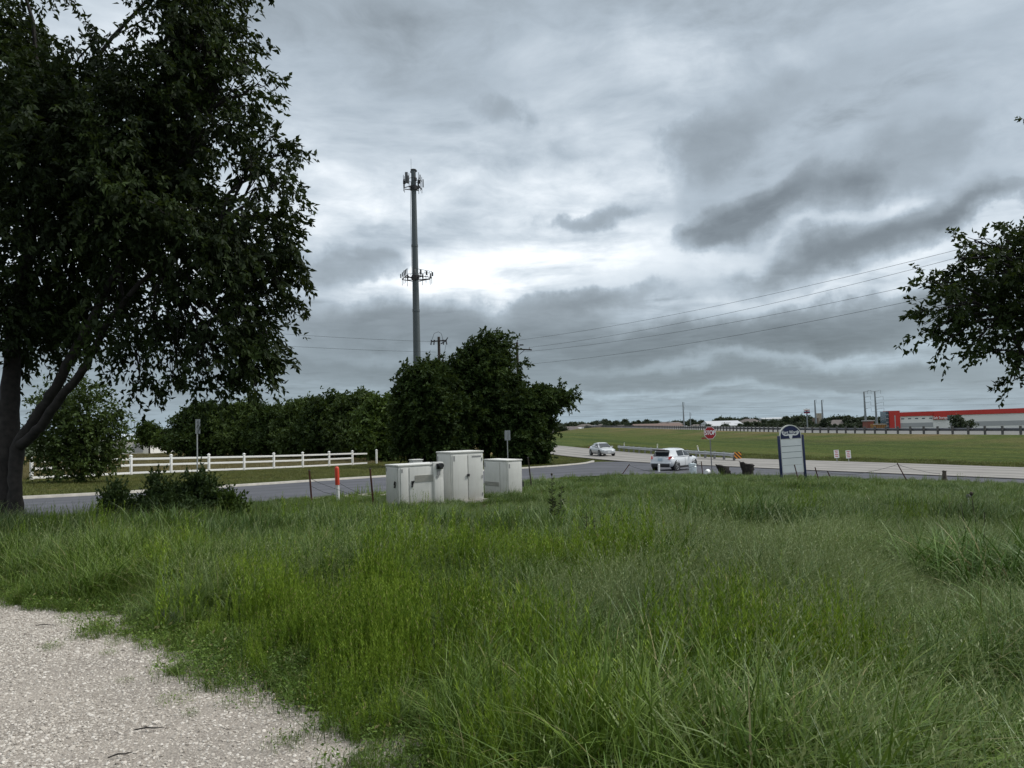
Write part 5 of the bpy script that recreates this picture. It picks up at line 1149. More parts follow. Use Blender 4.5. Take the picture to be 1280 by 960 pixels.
# trees of the far town: a few crowns, copied
def far_tree_proto(seed, w, h):
    t = thing('town_tree', '', 'tree'); rng = np.random.default_rng(seed)
    bl = [(np.array([0, 0, h*.55]), (w*.42, w*.42, h*.38), 1), (np.array([w*.3, 0, h*.45]), (w*.3, w*.3, h*.3), 1), (np.array([-w*.3, 0, h*.42]), (w*.28, w*.3, h*.3), 1), (np.array([0, 0, h*.78]), (w*.22, w*.22, h*.2), 1)]
    V, F, rv, _s = foliage(rng, bl, 1.6, 6, 1.6, 1.1, .42, .2, (.1, 0, .1)); link('crown', npmesh('crown', V, [F], [m_leaf_far], False, {'rnd': rv}), t)
    q = MB(); q.tube([(0, 0, -.5), (0, 0, h*.5)], [.35, .2], 7); q.build('trunk', m_bark_far, t); return t
m_leaf_far = leaf_mat('far_leaf', [(.1, (.026, .038, .026)), (.5, (.040, .054, .034)), (.9, (.06, .078, .042))], .15, patch=.05)
tps = [far_tree_proto(1, 8, 8), far_tree_proto(2, 11, 9), far_tree_proto(3, 7, 10)]; tu = [False]*3
rng = np.random.default_rng(99)
TL = ['low round dark tree on the far horizon', 'broad dark tree on the far horizon', 'taller upright dark tree on the far horizon']
spots = []
for px in np.arange(672, 1112, 4.2):
    if px < 735: d, tp_ = rng.uniform(520, 640), 528.5
    elif px < 890: d, tp_ = rng.uniform(600, 760), 526.
    elif px < 980: d, tp_ = rng.uniform(520, 700), 523.5
    else: d, tp_ = rng.uniform(430, 600), 521.5
    spots.append((px+rng.uniform(-2, 2), d, tp_+rng.uniform(-1.5, 3.5)))
for px in np.arange(922, 1108, 6.0): spots.append((px+rng.uniform(-2, 2), rng.uniform(330, 400), rng.uniform(528, 532)))
for px in np.arange(1030, 1108, 5.0): spots.append((px+rng.uniform(-2, 2), rng.uniform(380, 430), rng.uniform(520.5, 524)))
for px in (700, 733, 757, 782, 868, 884, 905, 1040): spots.append((px, rng.uniform(390, 450), rng.uniform(530, 533)))
for px, d, top in spots:
    i = int(rng.integers(0, 3)); o = tps[i] if not tu[i] else copy_tree(tps[i]); tu[i] = True
    b = onray(px, d); H = max(3.5, at(px, top, d).z-b.z); s = H/(8, 9, 10)[i]
    o.location = b; o.scale = (s*rng.uniform(.9, 1.25), s, s*1.0); o.rotation_euler.z = float(rng.uniform(0, 6.28)); tag(o, TL[i], 'tree', 'trees of the far town')
# dark tree and steel frame standing in front of the store
D6 = 262; make_tree('store_tree', 'dark bare-branched tree in front of the windows of the red and white building', 'tree', Vector((onray(1199, D6).x, D6, at(1199, 541, D6).z)), 1.5, .25, [pb(1196, 529, D6, 6, 8), pb(1203, 534, D6, 9, 6), pb(1212, 532, D6, 6, 4, None, .6)], m_leaf_far, m_bark_far, 90, 3, 6, 1.2, .7, .25, .1, (.1, 0, .1), 6)
# ================================================================== grass, weeds, gravel
def blade_field(rng, n, rad, hmin, hmax, wid, bend, wind, segs=4, curl=1.0):
    """n curved tapering blades rooted in a disc; returns verts, quads/tris, rnd, height fraction"""
    a = rng.random(n)*2*math.pi; r = rad*np.sqrt(rng.random(n)); P = np.stack([np.cos(a)*r, np.sin(a)*r, np.full(n, -.03)], 1)
    h = hmin+(hmax-hmin)*rng.random(n); th = rng.random(n)*2*math.pi
    d = np.stack([np.cos(th), np.sin(th)], 1)*(bend*(.35+rng.random(n)))[:, None]+np.array(wind)*(.6+.8*rng.random(n))[:, None]
    sd = np.stack([-d[:, 1], d[:, 0]], 1); sd /= np.maximum(np.linalg.norm(sd, axis=1), 1e-6)[:, None]
    tw = rng.normal(size=n)*.6; c, s = np.cos(tw), np.sin(tw); sd = np.stack([sd[:, 0]*c-sd[:, 1]*s, sd[:, 0]*s+sd[:, 1]*c], 1)
    w = wid*(.6+.8*rng.random(n)); V = []; m = segs+1
    for k in range(m):
        t = k/segs; off = d*(t**1.8)[..., None] if False else d*(t**1.8)
        z = h*(t-curl*.45*np.minimum(1.4, np.linalg.norm(d, axis=1))*t**2.6)
        c3 = np.stack([P[:, 0]+off[:, 0]*h, P[:, 1]+off[:, 1]*h, P[:, 2]+z], 1)
        ww = (w*(1-t**1.6)*(.75+.5*t) if k < segs else w*.06)[:, None]
        s3 = np.concatenate([sd*ww, np.zeros((n, 1))], 1); V += [c3-s3, c3+s3]
    V = np.stack(V, 1); b = np.arange(n)[:, None]*(2*m); F = np.concatenate([b+np.array([[2*k, 2*k+1, 2*k+3, 2*k+2]]) for k in range(segs)])
    rv = np.repeat(rng.random(n), 2*m); hf = np.tile(np.repeat(np.arange(m)/segs, 2), n)
    return V.reshape(-1, 3), F, rv, hf, (P, d, h)
def grass_mat(name, lo, hi, tip, trans=.2, patchy=.35, spec=.45, rough=.45):
    m, N, B = newmat(name)
    a = N.n('ShaderNodeAttribute', attribute_name='rnd'); hf = N.n('ShaderNodeAttribute', attribute_name='hf'); oi = N.n('ShaderNodeObjectInfo'); geo = N.n('ShaderNodeNewGeometry')
    p = N.noise(geo.outputs['Position'], patchy, 5, .62)
    f = N.m('ADD', N.m('MULTIPLY', N.mr(p, .32, .68), .42), N.m('ADD', N.m('MULTIPLY', a.outputs['Fac'], .42), N.m('MULTIPLY', oi.outputs['Random'], .32)))
    c = N.ramp(f, [(.12, tuple(q*.6 for q in lo)), (.42, lo), (.95, tuple(q*1.12 for q in hi))])
    c = N.mix(N.m('MULTIPLY', N.mr(hf.outputs['Fac'], .55, 1.0), N.mr(a.outputs['Fac'], .45, 1., 0, .75)), c, tip)
    c = N.mix(N.m('MULTIPLY', N.m('GREATER_THAN', a.outputs['Fac'], .955), .8), c, (.27, .225, .11))      # dead straw among the green
    N.put(B.inputs['Base Color'], c); B.inputs['Roughness'].default_value = rough; B.inputs['Specular IOR Level'].default_value = spec
    tr = N.n('ShaderNodeBsdfTranslucent'); N.put(tr.inputs[0], c); mx = N.n('ShaderNodeMixShader'); mx.inputs[0].default_value = trans
    N.t.links.new(B.outputs[0], mx.inputs[1]); N.t.links.new(tr.outputs[0], mx.inputs[2]); N.t.links.new(mx.outputs[0], N.t.nodes['Material Output'].inputs[0]); return m
g_deep = grass_mat('deep_grass', (.060, .110, .014), (.138, .208, .032), (.20, .235, .065), spec=.25)
g_grey = grass_mat('seeding_grass', (.080, .138, .034), (.165, .225, .068), (.26, .28, .12), spec=.4, rough=.42)
g_yel = grass_mat('yellow_weed', (.105, .180, .016), (.225, .320, .034), (.27, .33, .05), spec=.15)
g_broad = grass_mat('broad_blade', (.052, .108, .014), (.110, .190, .030), (.18, .23, .065), spec=.28, rough=.5)
g_dry = grass_mat('dry_pasture_grass', (.13, .115, .04), (.20, .17, .065), (.24, .19, .085))
g_verge = grass_mat('verge_grass', (.068, .122, .014), (.135, .195, .026), (.19, .20, .055), spec=.2)
g_mown = grass_mat('mown_verge_grass', (.080, .098, .024), (.150, .165, .045), (.20, .18, .075), spec=.15)
SRC = bpy.data.collections.new('tuft_sources')
def tuft(name, parts, mats):
    VV = []; FF = []; RV = []; HF = []; MI = []; off = 0
    for (V, F, rv, hf), mi in parts:
        VV.append(V); FF.append(F+off); RV.append(rv); HF.append(hf); MI.append(np.full(len(F), mi)); off += len(V)
    q4 = [f for f in FF if f.shape[1] == 4]; q3 = [f for f in FF if f.shape[1] == 3]
    mi4 = [m for f, m in zip(FF, MI) if f.shape[1] == 4]; mi3 = [m for f, m in zip(FF, MI) if f.shape[1] == 3]
    polys = ([np.concatenate(q4)] if q4 else [])+([np.concatenate(q3)] if q3 else [])
    me = npmesh(name, np.concatenate(VV), polys, mats, False, {'rnd': np.concatenate(RV), 'hf': np.concatenate(HF)}, np.concatenate(mi4+mi3))
    return me
def source(coll, name, me): o = bpy.data.objects.new(name, me); coll.objects.link(o); return o
rg = np.random.default_rng(5); WIND = (.30, -.03)
def bf(*a, **k): return blade_field(rg, *a, **k)[:4]
def seeds(P, d, h, ln=.07, n=9):
    """seed spikelets along the last stretch of each stem"""
    m = len(P); t = .80+.2*(np.arange(n)[None]+rg.random((m, n)))/n
    nd = np.minimum(1.4, np.linalg.norm(d, axis=1))[:, None]
    z = P[:, 2:3]+h[:, None]*(t-.45*nd*t**2.6); q = np.stack([P[:, 0:1]+d[:, 0:1]*t**1.8*h[:, None], P[:, 1:2]+d[:, 1:2]*t**1.8*h[:, None], z], 2).reshape(-1, 3)
    dd = np.concatenate([np.repeat(d, n, 0)*.9, np.ones((m*n, 1))*.8], 1)+rg.normal(size=(m*n, 3))*.22
    V, F = leaf_geo(rg, q, dd, np.full(m*n, .015)*(.7+.6*rg.random(m*n)), np.full(m*n, .0024)); return V, F, np.full(len(V), .8), np.ones(len(V))
def weed(n, rad, h0, h1, leaf, lw, per=26, lean=.12):
    """upright stems thickly set with narrow leaves"""
    out = []
    a = rg.random(n)*6.28; r = rad*np.sqrt(rg.random(n)); P = np.stack([np.cos(a)*r, np.sin(a)*r, np.zeros(n)], 1); h = h0+(h1-h0)*rg.random(n)
    L = np.stack([rg.normal(size=n)*lean+.1, rg.normal(size=n)*lean, np.ones(n)], 1)
    t = (np.arange(per)[None]+rg.random((n, per)))/per; t = .12+.88*t
    q = (P[:, None]+L[:, None]*(h[:, None]*t)[..., None]).reshape(-1, 3); ph = rg.random(n*per)*6.28; up = np.repeat(.9+.6*rg.random(n), per)+t.ravel()*.9
    dd = np.stack([np.cos(ph), np.sin(ph), up], 1); sz = (1.15-.65*t.ravel())*(.7+.6*rg.random(n*per))
    V, F = leaf_geo(rg, q, dd, leaf*sz, lw*sz); hf = np.repeat(t.ravel(), 4); rv = np.repeat(rg.random(n*per), 4); out.append((V, F, rv, hf))
    return out[0]
def multi(k, name, f):
    c = bpy.data.collections.new(name)
    for i in range(k): source(c, f'{name}_{i}', f(i))
    return c
def fine(i):
    V, F, rv, hf, (P, d, h) = blade_field(rg, 62, .19, .18, .54, .0044, .72, WIND, 5, 1.1)
    V2, F2, r2, h2, _ = blade_field(rg, 34, .2, .10, .28, .0045, .5, (.1, 0), 3)
    return tuft('fine', [((V, F, rv, hf), 0), ((V2, F2, r2, h2), 0)], [g_deep])
def seedy(i):
    V, F, rv, hf, (P, d, h) = blade_field(rg, 28, .2, .36, .64, .0024, .55, (WIND[0]*1.3, WIND[1]), 6, 1.1); S_ = seeds(P, d, h)
    V2, F2, r2, h2, _ = blade_field(rg, 52, .2, .16, .44, .0044, .8, WIND, 5, 1.1)
    return tuft('seedy', [((V, F, rv, hf), 0), (S_, 0), ((V2, F2, r2, h2), 0)], [g_grey])
def yellow(i):
    V2, F2, r2, h2, _ = blade_field(rg, 26, .2, .15, .36, .0042, .4, WIND, 3)
    return tuft('yellow', [(weed(11, .19, .30, .58, .046, .0052, 52), 0), ((V2, F2, r2, h2), 1)], [g_yel, g_deep])
def broad(i):
    return tuft('broad', [(bf(9, .14, .28, .56, .0075, .95, (.15, 0), 7, curl=1.2), 0)], [g_broad])
def low(i):
    n = 70; a = rg.random(n)*6.28; r = .2*np.sqrt(rg.random(n)); q = np.stack([np.cos(a)*r, np.sin(a)*r, .02+.10*rg.random(n)], 1); ph = rg.random(n)*6.28
    V, F = leaf_geo(rg, q, np.stack([np.cos(ph), np.sin(ph), .2+.5*rg.random(n)], 1), np.full(n, .024)*(.6+1.4*rg.random(n)**2), .0055*(.7+1.5*rg.random(n)**2))
    return tuft('low', [((V, F, np.repeat(rg.random(n), 4), np.full(4*n, .4)), 0), (bf(75, .22, .06, .22, .0024, .6, (.1, 0), 3), 0)], [g_deep])
def short(i): return tuft('short', [(bf(70, .28, .07, .2, .006, .5, (.2, 0), 3), 0)], [g_mown])
def dry(i): return tuft('dry', [(bf(60, .5, .2, .5, .012, .4, (.25, 0), 3), 0)], [g_dry])
def field_t(i):
    V, F, rv, hf, (P, d, h) = blade_field(rg, 30, .34, .3, .54, .0065, .55, (WIND[0]*1.2, 0), 4)
    return tuft('far', [(bf(52, .34, .14, .46, .009, .5, WIND, 4), 0), ((V, F, rv, hf), 1)], [g_deep, g_grey])
def field_g(i): return tuft('farg', [(bf(62, .34, .14, .42, .009, .5, WIND, 4), 0)], [g_verge])

def scatter(name, coll, P, rot, scl, idx, label=None):
    me = npmesh(name, P, [], []) if False else bpy.data.meshes.new(name)
    me.vertices.add(len(P)); me.vertices.foreach_set('co', np.asarray(P, np.float32).ravel())
    a = me.attributes.new('rot', 'FLOAT_VECTOR', 'POINT'); a.data.foreach_set('vector', np.asarray(rot, np.float32).ravel())
    a = me.attributes.new('scl', 'FLOAT_VECTOR', 'POINT'); a.data.foreach_set('vector', np.asarray(scl, np.float32).ravel())
    a = me.attributes.new('idx', 'INT', 'POINT'); a.data.foreach_set('value', np.asarray(idx, np.int32))
    o = link(name, me); o['kind'] = 'stuff'
    ng = bpy.data.node_groups.new(name, 'GeometryNodeTree')
    ng.interface.new_socket('Geometry', in_out='INPUT', socket_type='NodeSocketGeometry'); ng.interface.new_socket('Geometry', in_out='OUTPUT', socket_type='NodeSocketGeometry')
    gi = ng.nodes.new('NodeGroupInput'); go = ng.nodes.new('NodeGroupOutput'); ip = ng.nodes.new('GeometryNodeInstanceOnPoints'); ci = ng.nodes.new('GeometryNodeCollectionInfo')
    ci.inputs['Collection'].default_value = coll; ci.inputs['Separate Children'].default_value = True; ci.inputs['Reset Children'].default_value = True
    def attr(nm, ty): n = ng.nodes.new('GeometryNodeInputNamedAttribute'); n.data_type = ty; n.inputs['Name'].default_value = nm; return [s for s in n.outputs if s.enabled and s.name == 'Attribute'][0]
    ng.links.new(gi.outputs[0], ip.inputs['Points']); ng.links.new(ci.outputs[0], ip.inputs['Instance']); ip.inputs['Pick Instance'].default_value = True
    ng.links.new(attr('idx', 'INT'), ip.inputs['Instance Index']); ng.links.new(attr('rot', 'FLOAT_VECTOR'), ip.inputs['Rotation']); ng.links.new(attr('scl', 'FLOAT_VECTOR'), ip.inputs['Scale'])
    ng.links.new(ip.outputs[0], go.inputs[0])
    md = o.modifiers.new('scatter', 'NODES'); md.node_group = ng; return o
def merge(colls, name):
    c = bpy.data.collections.new(name); n = []; i = 0
    for s in colls:
        k = 0
        for o in list(s.objects): o.name = f'{name}_{i:03d}'; c.objects.link(o); i += 1; k += 1
        n.append(k)
    return c, n
kinds_ = [multi(5, 'fine', fine), multi(5, 'seedy', seedy), multi(4, 'yellow', yellow), multi(3, 'broad', broad), multi(3, 'low', low), multi(4, 'fieldt', field_t), multi(3, 'fieldg', field_g)]
TUFTS, NK = merge(kinds_, 'tuft'); START = np.concatenate([[0], np.cumsum(NK)[:-1]])
def vnoise(x, y, s, seed=0):      # cheap smooth noise for patches
    r = np.random.default_rng(seed); v = np.zeros_like(x)
    for k in range(7): a = r.random()*6.28; f = s*(.6+1.2*r.random()); v += np.sin((x*math.cos(a)+y*math.sin(a))*f*2*math.pi+r.random()*6.28)
    return v/7*1.9
rs = np.random.default_rng(17)
def fan(n, d0, d1, side=1.15, extra=2.0):   # even density over a fan-shaped patch in front of the place where one stands
    y = np.sqrt(d0**2+(d1**2-d0**2)*rs.random(n)); x = (rs.random(n)*2-1); hw = .66*y*side+extra
    keep = rs.random(n) < hw/(.66*y*side+extra)
    return x*hw, y
TRUNKS = [(TB.x, TB.y, .45), (TB.x+.45, TB.y-.3, .4)]
CABS = [(-3.1, 22.3), (-1.4, 24.1), (.2, 26.4)]
def cab_mask(x, y):
    m = np.zeros(len(x), bool)
    for o in bpy.data.objects:
        if o.name.startswith('utility_cabinet'):
            Mi = o.matrix_basis.inverted(); q = np.array([Mi @ Vector((a, b_, 0)) for a, b_ in zip(x, y)]) if len(x) < 1 else None
            c, s = math.cos(-o.rotation_euler.z), math.sin(-o.rotation_euler.z); dx, dy = x-o.location.x, y-o.location.y
            lx = dx*c-dy*s; ly = dx*s+dy*c; bx = [ch for ch in o.children if ch.name.startswith('body')][0].bound_box
            m |= (lx > -.12) & (lx < bx[6][0]+.12) & (ly > -.12) & (ly < bx[6][1]+.12)
    return m
def zone(x, y):
    """which kind of growth where: indexes into kinds_ (0 fine, 1 seeding, 2 yellow weed, 3 broad, 4 low, 5 field, 6 bright field)"""
    a = x/np.maximum(y, .5); n1 = vnoise(x, y, .22, 1); n2 = vnoise(x, y, .5, 2); u = rs.random(len(x))
    k = np.zeros(len(x), int)
    ye = np.exp(-((a+.22)/.16)**2-((y-6.4)/1.6)**2)*1.1+np.exp(-((a-.0)/.16)**2-((y-9.4)/.9)**2)*.9+np.exp(-((a-.03)/.06)**2-((y-4.0)/.35)**2)*.5+np.exp(-((a-.30)/.1)**2-((y-5.2)/.7)**2)*.6+np.exp(-((a+.12)/.1)**2-((y-4.6)/.5)**2)*.5
    se = 1/(1+np.exp(-(a-.10)/.07))*np.clip((y-4)/2, 0, 1)*.5+.45*np.exp(-((a-.02)/.2)**2-((y-7.2)/1.2)**2)
    k[(u < np.clip(se+.35*n1, .05, .85))] = 1
    k[(rs.random(len(x)) < np.clip(ye*np.clip(.2+.9*n2, 0, 1), 0, .5))] = 2
    u2 = rs.random(len(x)); k[u2 < .012+.04*np.clip(n2, 0, 1)] = 3
    clump = np.exp(-((a-.60)/.09)**2-((y-8.6)/1.5)**2); k[(rs.random(len(x)) < clump*.5)] = 3
    return k
PX = []; PI = []; PS = []; PR = []
def add(x, y, k, s, tilt=.1, wz=None, zoff=0, spin=.75):
    n = len(x); z = gz(x, y)+zoff; nk = np.array(NK)[k]; PI.append(START[k]+(rs.random(n)*nk).astype(int)); PX.append(np.stack([x, y, z], 1))
    rz = rs.normal(size=n)*spin; PR.append(np.stack([rs.normal(size=n)*tilt, rs.normal(size=n)*tilt, rz], 1)); sx = s*(.85+.3*rs.random(n)); PS.append(np.stack([sx, sx, s*(.75+.5*rs.random(n))], 1))
def edge_scale(x, y):      # lower growth where people walk: beside the gravel
    d = np.ones(len(x))
    for g, v in ((.75, .82), (.45, .58), (.2, .34)): d[in_gravel(x, y, g)] = v
    return d
def hmap(x, y):
    return np.clip(1.0+.30*vnoise(x, y, .16, 7)+.18*vnoise(x, y, .5, 8), .5, 1.5)*np.clip(.42+.58*(field_limit(x)-y)/7, .42, 1)*(1-.45*np.exp(-((x+1.6)/3.2)**2-((y-21.5)/3.0)**2))
def fieldmask(x, y): return (y < field_limit(x)-.55) & ~in_gravel(x, y, -.04) & ~cab_mask(x, y) & (np.hypot(x-TB.x-.2, y-TB.y) > .5)
x, y = fan(17000, 1.8, 12.5); m = fieldmask(x, y) & (rs.random(len(x)) < np.clip(.72+.8*vnoise(x, y, 1.1, 41), .16, 1)); x, y = x[m], y[m]; add(x, y, zone(x, y), .98*hmap(x, y)*edge_scale(x, y)*np.clip(1+.55*vnoise(x, y, 1.1, 41), .5, 1.4)*(1-.5*np.exp(-((x/y+.25)/.13)**2-((y-6.2)/1.9)**2))*(1-.45*np.exp(-((x-4.7)/.9)**2-((y-8.2)/1.0)**2)))
# rounded clumps of bright fine-leaved weeds
ca, cy_ = [], []
for a0, a1, y0, y1, n in ((-.36, -.16, 5.2, 8.6, 30), (-.30, -.10, 4.4, 6.0, 10), (-.20, .08, 8.8, 11.5, 26), (-.06, .03, 5.6, 7.0, 5), (.30, .42, 4.6, 6.0, 8), (-.06, .06, 3.6, 4.1, 4), (.2, .3, 6, 8, 4), (-.5, -.35, 9, 13, 8)):
    ca += list(rs.uniform(a0, a1, n)); cy_ += list(rs.uniform(y0, y1, n))
for a_, yy in zip(ca, cy_):
    n = int(rs.integers(5, 12)); rr_ = rs.uniform(.16, .36); th = rs.random(n)*6.28; q = rr_*np.sqrt(rs.random(n)); x = a_*yy+np.cos(th)*q; y = yy+np.sin(th)*q; m = fieldmask(x, y); x, y, q = x[m], y[m], q[m]
    if len(x): add(x, y, np.full(len(x), 2), rs.uniform(.85, 1.2)*(1.05-.5*(q/rr_)**2)*edge_scale(x, y), spin=3)
x, y = fan(7000, 1.8, 10.5); m = fieldmask(x, y) & in_gravel(x, y, .9); x, y = x[m], y[m]; add(x, y, np.full(len(x), 4), .9*np.ones(len(x)), spin=3)
x, y = fan(2500, 1.8, 10); m = in_gravel(x, y, -.02) & ~in_gravel(x, y, -.5) & (rs.random(len(x)) < .22); x, y = x[m], y[m]; add(x, y, np.full(len(x), 4), .25+.4*rs.random(len(x)), spin=3)
x, y = fan(15000, 12, 26); m = fieldmask(x, y) & (rs.random(len(x)) < np.clip(.75+.7*vnoise(x, y, .6, 43), .2, 1)); x, y = x[m], y[m]; k = np.where(rs.random(len(x)) < np.clip(.12+.3*vnoise(x, y, .1, 4)+.008*x, 0, .6), 1, 5); k[rs.random(len(x)) < .18] = 0; k[rs.random(len(x)) < .05] = 3; k[(rs.random(len(x)) < .25*np.clip(vnoise(x, y, .3, 12), 0, 1))] = 2
near_road = np.clip(1-(field_limit(x)-y)/7, 0, 1); k[rs.random(len(x)) < near_road*.7] = 6
add(x, y, k, (1.0-.0*y)*hmap(x, y)*np.clip(1+.5*vnoise(x, y, .6, 43), .5, 1.4)*(1-.42*np.clip((y-14)/8, 0, 1)))
x, y = fan(15500, 25, 56, 1.1, 3); m = fieldmask(x, y); x, y = x[m], y[m]; k = np.where(rs.random(len(x)) < np.clip(.45+.4*vnoise(x, y, .06, 6), .1, .8), 6, 5); near_road = np.clip(1-(field_limit(x)-y)/4, 0, 1); k[rs.random(len(x)) < near_road*.8] = 6
tan = (x > 4) & (rs.random(len(x)) < .35*np.exp(-((field_limit(x)-y-9)/4)**2)); k[tan] = 1
add(x, y, k, .72*hmap(x, y))
# leafy growth about the shrubs and the orange marker
n = 1500; px_ = rs.uniform(90, 450, n); y = rs.uniform(16.5, 24, n); x = (px_-640)/FPX*y; m = fieldmask(x, y); x, y = x[m], y[m]; add(x, y, np.where(rs.random(len(x)) < .7, 4, 2), rs.uniform(.35, .75, len(x))*np.where((x/y < -.36) & (rs.random(len(x)) < .4), 1.4, .8), spin=3)
# rank weeds along the far edge of the grass
e = rs.random(900); ii = (e*(len(SNEAR)-1)).astype(int); px_, py_ = SNEAR[ii, 0], SNEAR[ii, 1]; off_ = .6+1.8*rs.random(900)**1.5; x = px_+rs.normal(size=900)*.2+off_*.25; y = py_-off_
m = (x > -7) & ~cab_mask(x, y) & (y < field_limit(x)-.4) & (y > 20); x, y = x[m], y[m]; k = np.where(rs.random(len(x)) < .35, 2, 6); add(x, y, k, .25+.6*rs.random(len(x))**2)
cat_ = lambda L: np.concatenate(L)
scatter('field_grass', TUFTS, cat_(PX), cat_(PR), cat_(PS), cat_(PI))
PX.clear(); PI.clear(); PS.clear(); PR.clear()
# mown verge between the side road and the fence, and the island at the junction
VC, VN = merge([multi(4, 'short', short)], 'verge_tuft'); NK2, ST2 = NK, START
def add1(x, y, n_, s, z=None): n = len(x); PI.append((rs.random(n)*n_).astype(int)); PX.append(np.stack([x, y, gz(x, y) if z is None else z], 1)); PR.append(np.stack([np.zeros(n), np.zeros(n), rs.normal(size=n)*.7], 1)); q = s*(.7+.6*rs.random(n)); PS.append(np.stack([q*1.2, q*1.2, q], 1))
x = rs.uniform(-42, 9, 26000); y = rs.uniform(16, 100, 26000); sf = np.interp(x, SFAR[:, 0], SFAR[:, 1]); nl = np.interp(y, NEAR[:, 1], NEAR[:, 0])
fx = np.array([p[0] for p in fp]); fy = np.array([p[1] for p in fp]); fl = np.interp(x, fx, fy, 60, 140)
m = (y > sf+.75) & (x < nl-.5) & (y < np.minimum(fl+1.5, 100)); x, y = x[m], y[m]; add1(x, y, 4, .9)
scatter('verge_grass', VC, cat_(PX), cat_(PR), cat_(PS), cat_(PI))
PX.clear(); PI.clear(); PS.clear(); PR.clear()
DC, DN = merge([multi(3, 'dry', dry)], 'dry_tuft')
x = rs.uniform(-75, -12, 15000); y = rs.uniform(48, 150, 15000); fl = np.interp(x, fx, fy, 45, 400); m = (y > fl+.8) & (np.abs(x) < .72*y); x, y = x[m], y[m]; add1(x, y, 3, .75)
scatter('pasture_grass', DC, cat_(PX), cat_(PR), cat_(PS), cat_(PI))
PX.clear(); PI.clear(); PS.clear(); PR.clear()
# fringe of long grass at the toe of the embankment
n = 5200; i = rs.integers(0, 118, n); j = rs.random(n)**1.6*.9; P0 = EMB[i, 0]; P1 = EMB[i, 3]; q = P0+(EMB[np.minimum(i+1, 129), 0]-P0)*rs.random((n, 1)); q = q+(P1-EMB[i, 0])*j[:, None]; m = q[:, 1] < 125; q = q[m]
add1(q[:, 0], q[:, 1], 4, 1.3, q[:, 2]-.02); scatter('slope_grass', VC, cat_(PX), cat_(PR), cat_(PS), cat_(PI))
PX.clear(); PI.clear(); PS.clear(); PR.clear()

# gravel: a pale crushed-limestone sheet with loose stones on it
m_grav, N, B = newmat('gravel_bed')
geo = N.n('ShaderNodeNewGeometry'); v = N.n('ShaderNodeTexVoronoi'); N.put(v.inputs['Vector'], geo.outputs['Position']); v.inputs['Scale'].default_value = 60
n1 = N.noise(geo.outputs['Position'], 1.2, 5, .6)
c = N.mix(N.mr(v.outputs['Distance'], .0, .8), (.39, .35, .30), (.23, .20, .17)); c = N.mix(N.mr(N.noise(geo.outputs['Position'], .7, 5, .6), .5, .75, 0, .5), c, (.28, .245, .205)); N.put(B.inputs['Base Color'], N.vm('SCALE', c, sc=N.mr(n1, .3, .7, .75, 1.15))); B.inputs['Roughness'].default_value = .95
bp = N.n('ShaderNodeBump'); bp.inputs['Strength'].default_value = .9; bp.inputs['Distance'].default_value = .01; N.put(bp.inputs['Height'], v.outputs['Distance']); N.put(B.inputs['Normal'], bp.outputs[0])
gxx = np.arange(-16, 1.2, .12); gyy = np.arange(-5, 11, .12); A, Bq = np.meshgrid(gxx, gyy, indexing='ij'); ins = in_gravel(A, Bq, .05)
F = grid_faces(len(gxx), len(gyy)); keep = ins.ravel()[F].any(1)
drive = link('gravel_drive', npmesh('gravel_drive', np.stack([A.ravel(), Bq.ravel(), (gz(A, Bq)+.002).ravel()], 1), [F[keep]], [m_grav], True)); tag(drive, kind='structure')
m_stone, N, B = newmat('limestone_chips'); oi = N.n('ShaderNodeObjectInfo')
c = N.ramp(oi.outputs['Random'], [(0, (.19, .165, .14)), (.2, (.35, .315, .27)), (.6, (.43, .39, .34)), (1, (.57, .53, .475))]); N.put(B.inputs['Base Color'], c); B.inputs['Roughness'].default_value = .9
def stone(i):
    bm = bmesh.new(); bmesh.ops.create_icosphere(bm, subdivisions=1, radius=1); r = np.random.default_rng(300+i); s = r.uniform(.55, 1.2, 3); s[2] *= .6
    for vtx in bm.verts: vtx.co = Vector((vtx.co.x*s[0], vtx.co.y*s[1], vtx.co.z*s[2]))*(1+float(r.normal())*.16)
    me = bpy.data.meshes.new('stone'); bm.to_mesh(me); bm.free(); me.materials.append(m_stone); return me
STC, _n = merge([multi(7, 'stone', stone)], 'stone')
n = 130000; y = rs.uniform(1.6, 10.5, n); x = -np.sqrt(rs.random(n))*(.72*y+1.2)+.4; m = in_gravel(x, y, .12); x, y = x[m], y[m]
x, y = (lambda kk: (x[kk], y[kk]))(rs.random(len(x)) < np.clip(.85+.4*vnoise(x, y, .45, 31), .55, 1)); e_ = ~in_gravel(x, y, -.05); dr = rs.random(len(x)) < .6; kk = ~e_ | dr; x, y = x[kk], y[kk]
s = .0050+.0095*rs.random(len(x))**2+.010*(rs.random(len(x)) < .01)*rs.random(len(x)); PI.append((rs.random(len(x))*7).astype(int)); PX.append(np.stack([x, y, gz(x, y)+s*.25], 1)); PR.append(rs.random((len(x), 3))*6.28*np.array([.08, .08, 1])); PS.append(np.stack([s, s, s], 1))
scatter('gravel_stones', STC, cat_(PX), cat_(PR), cat_(PS), cat_(PI))

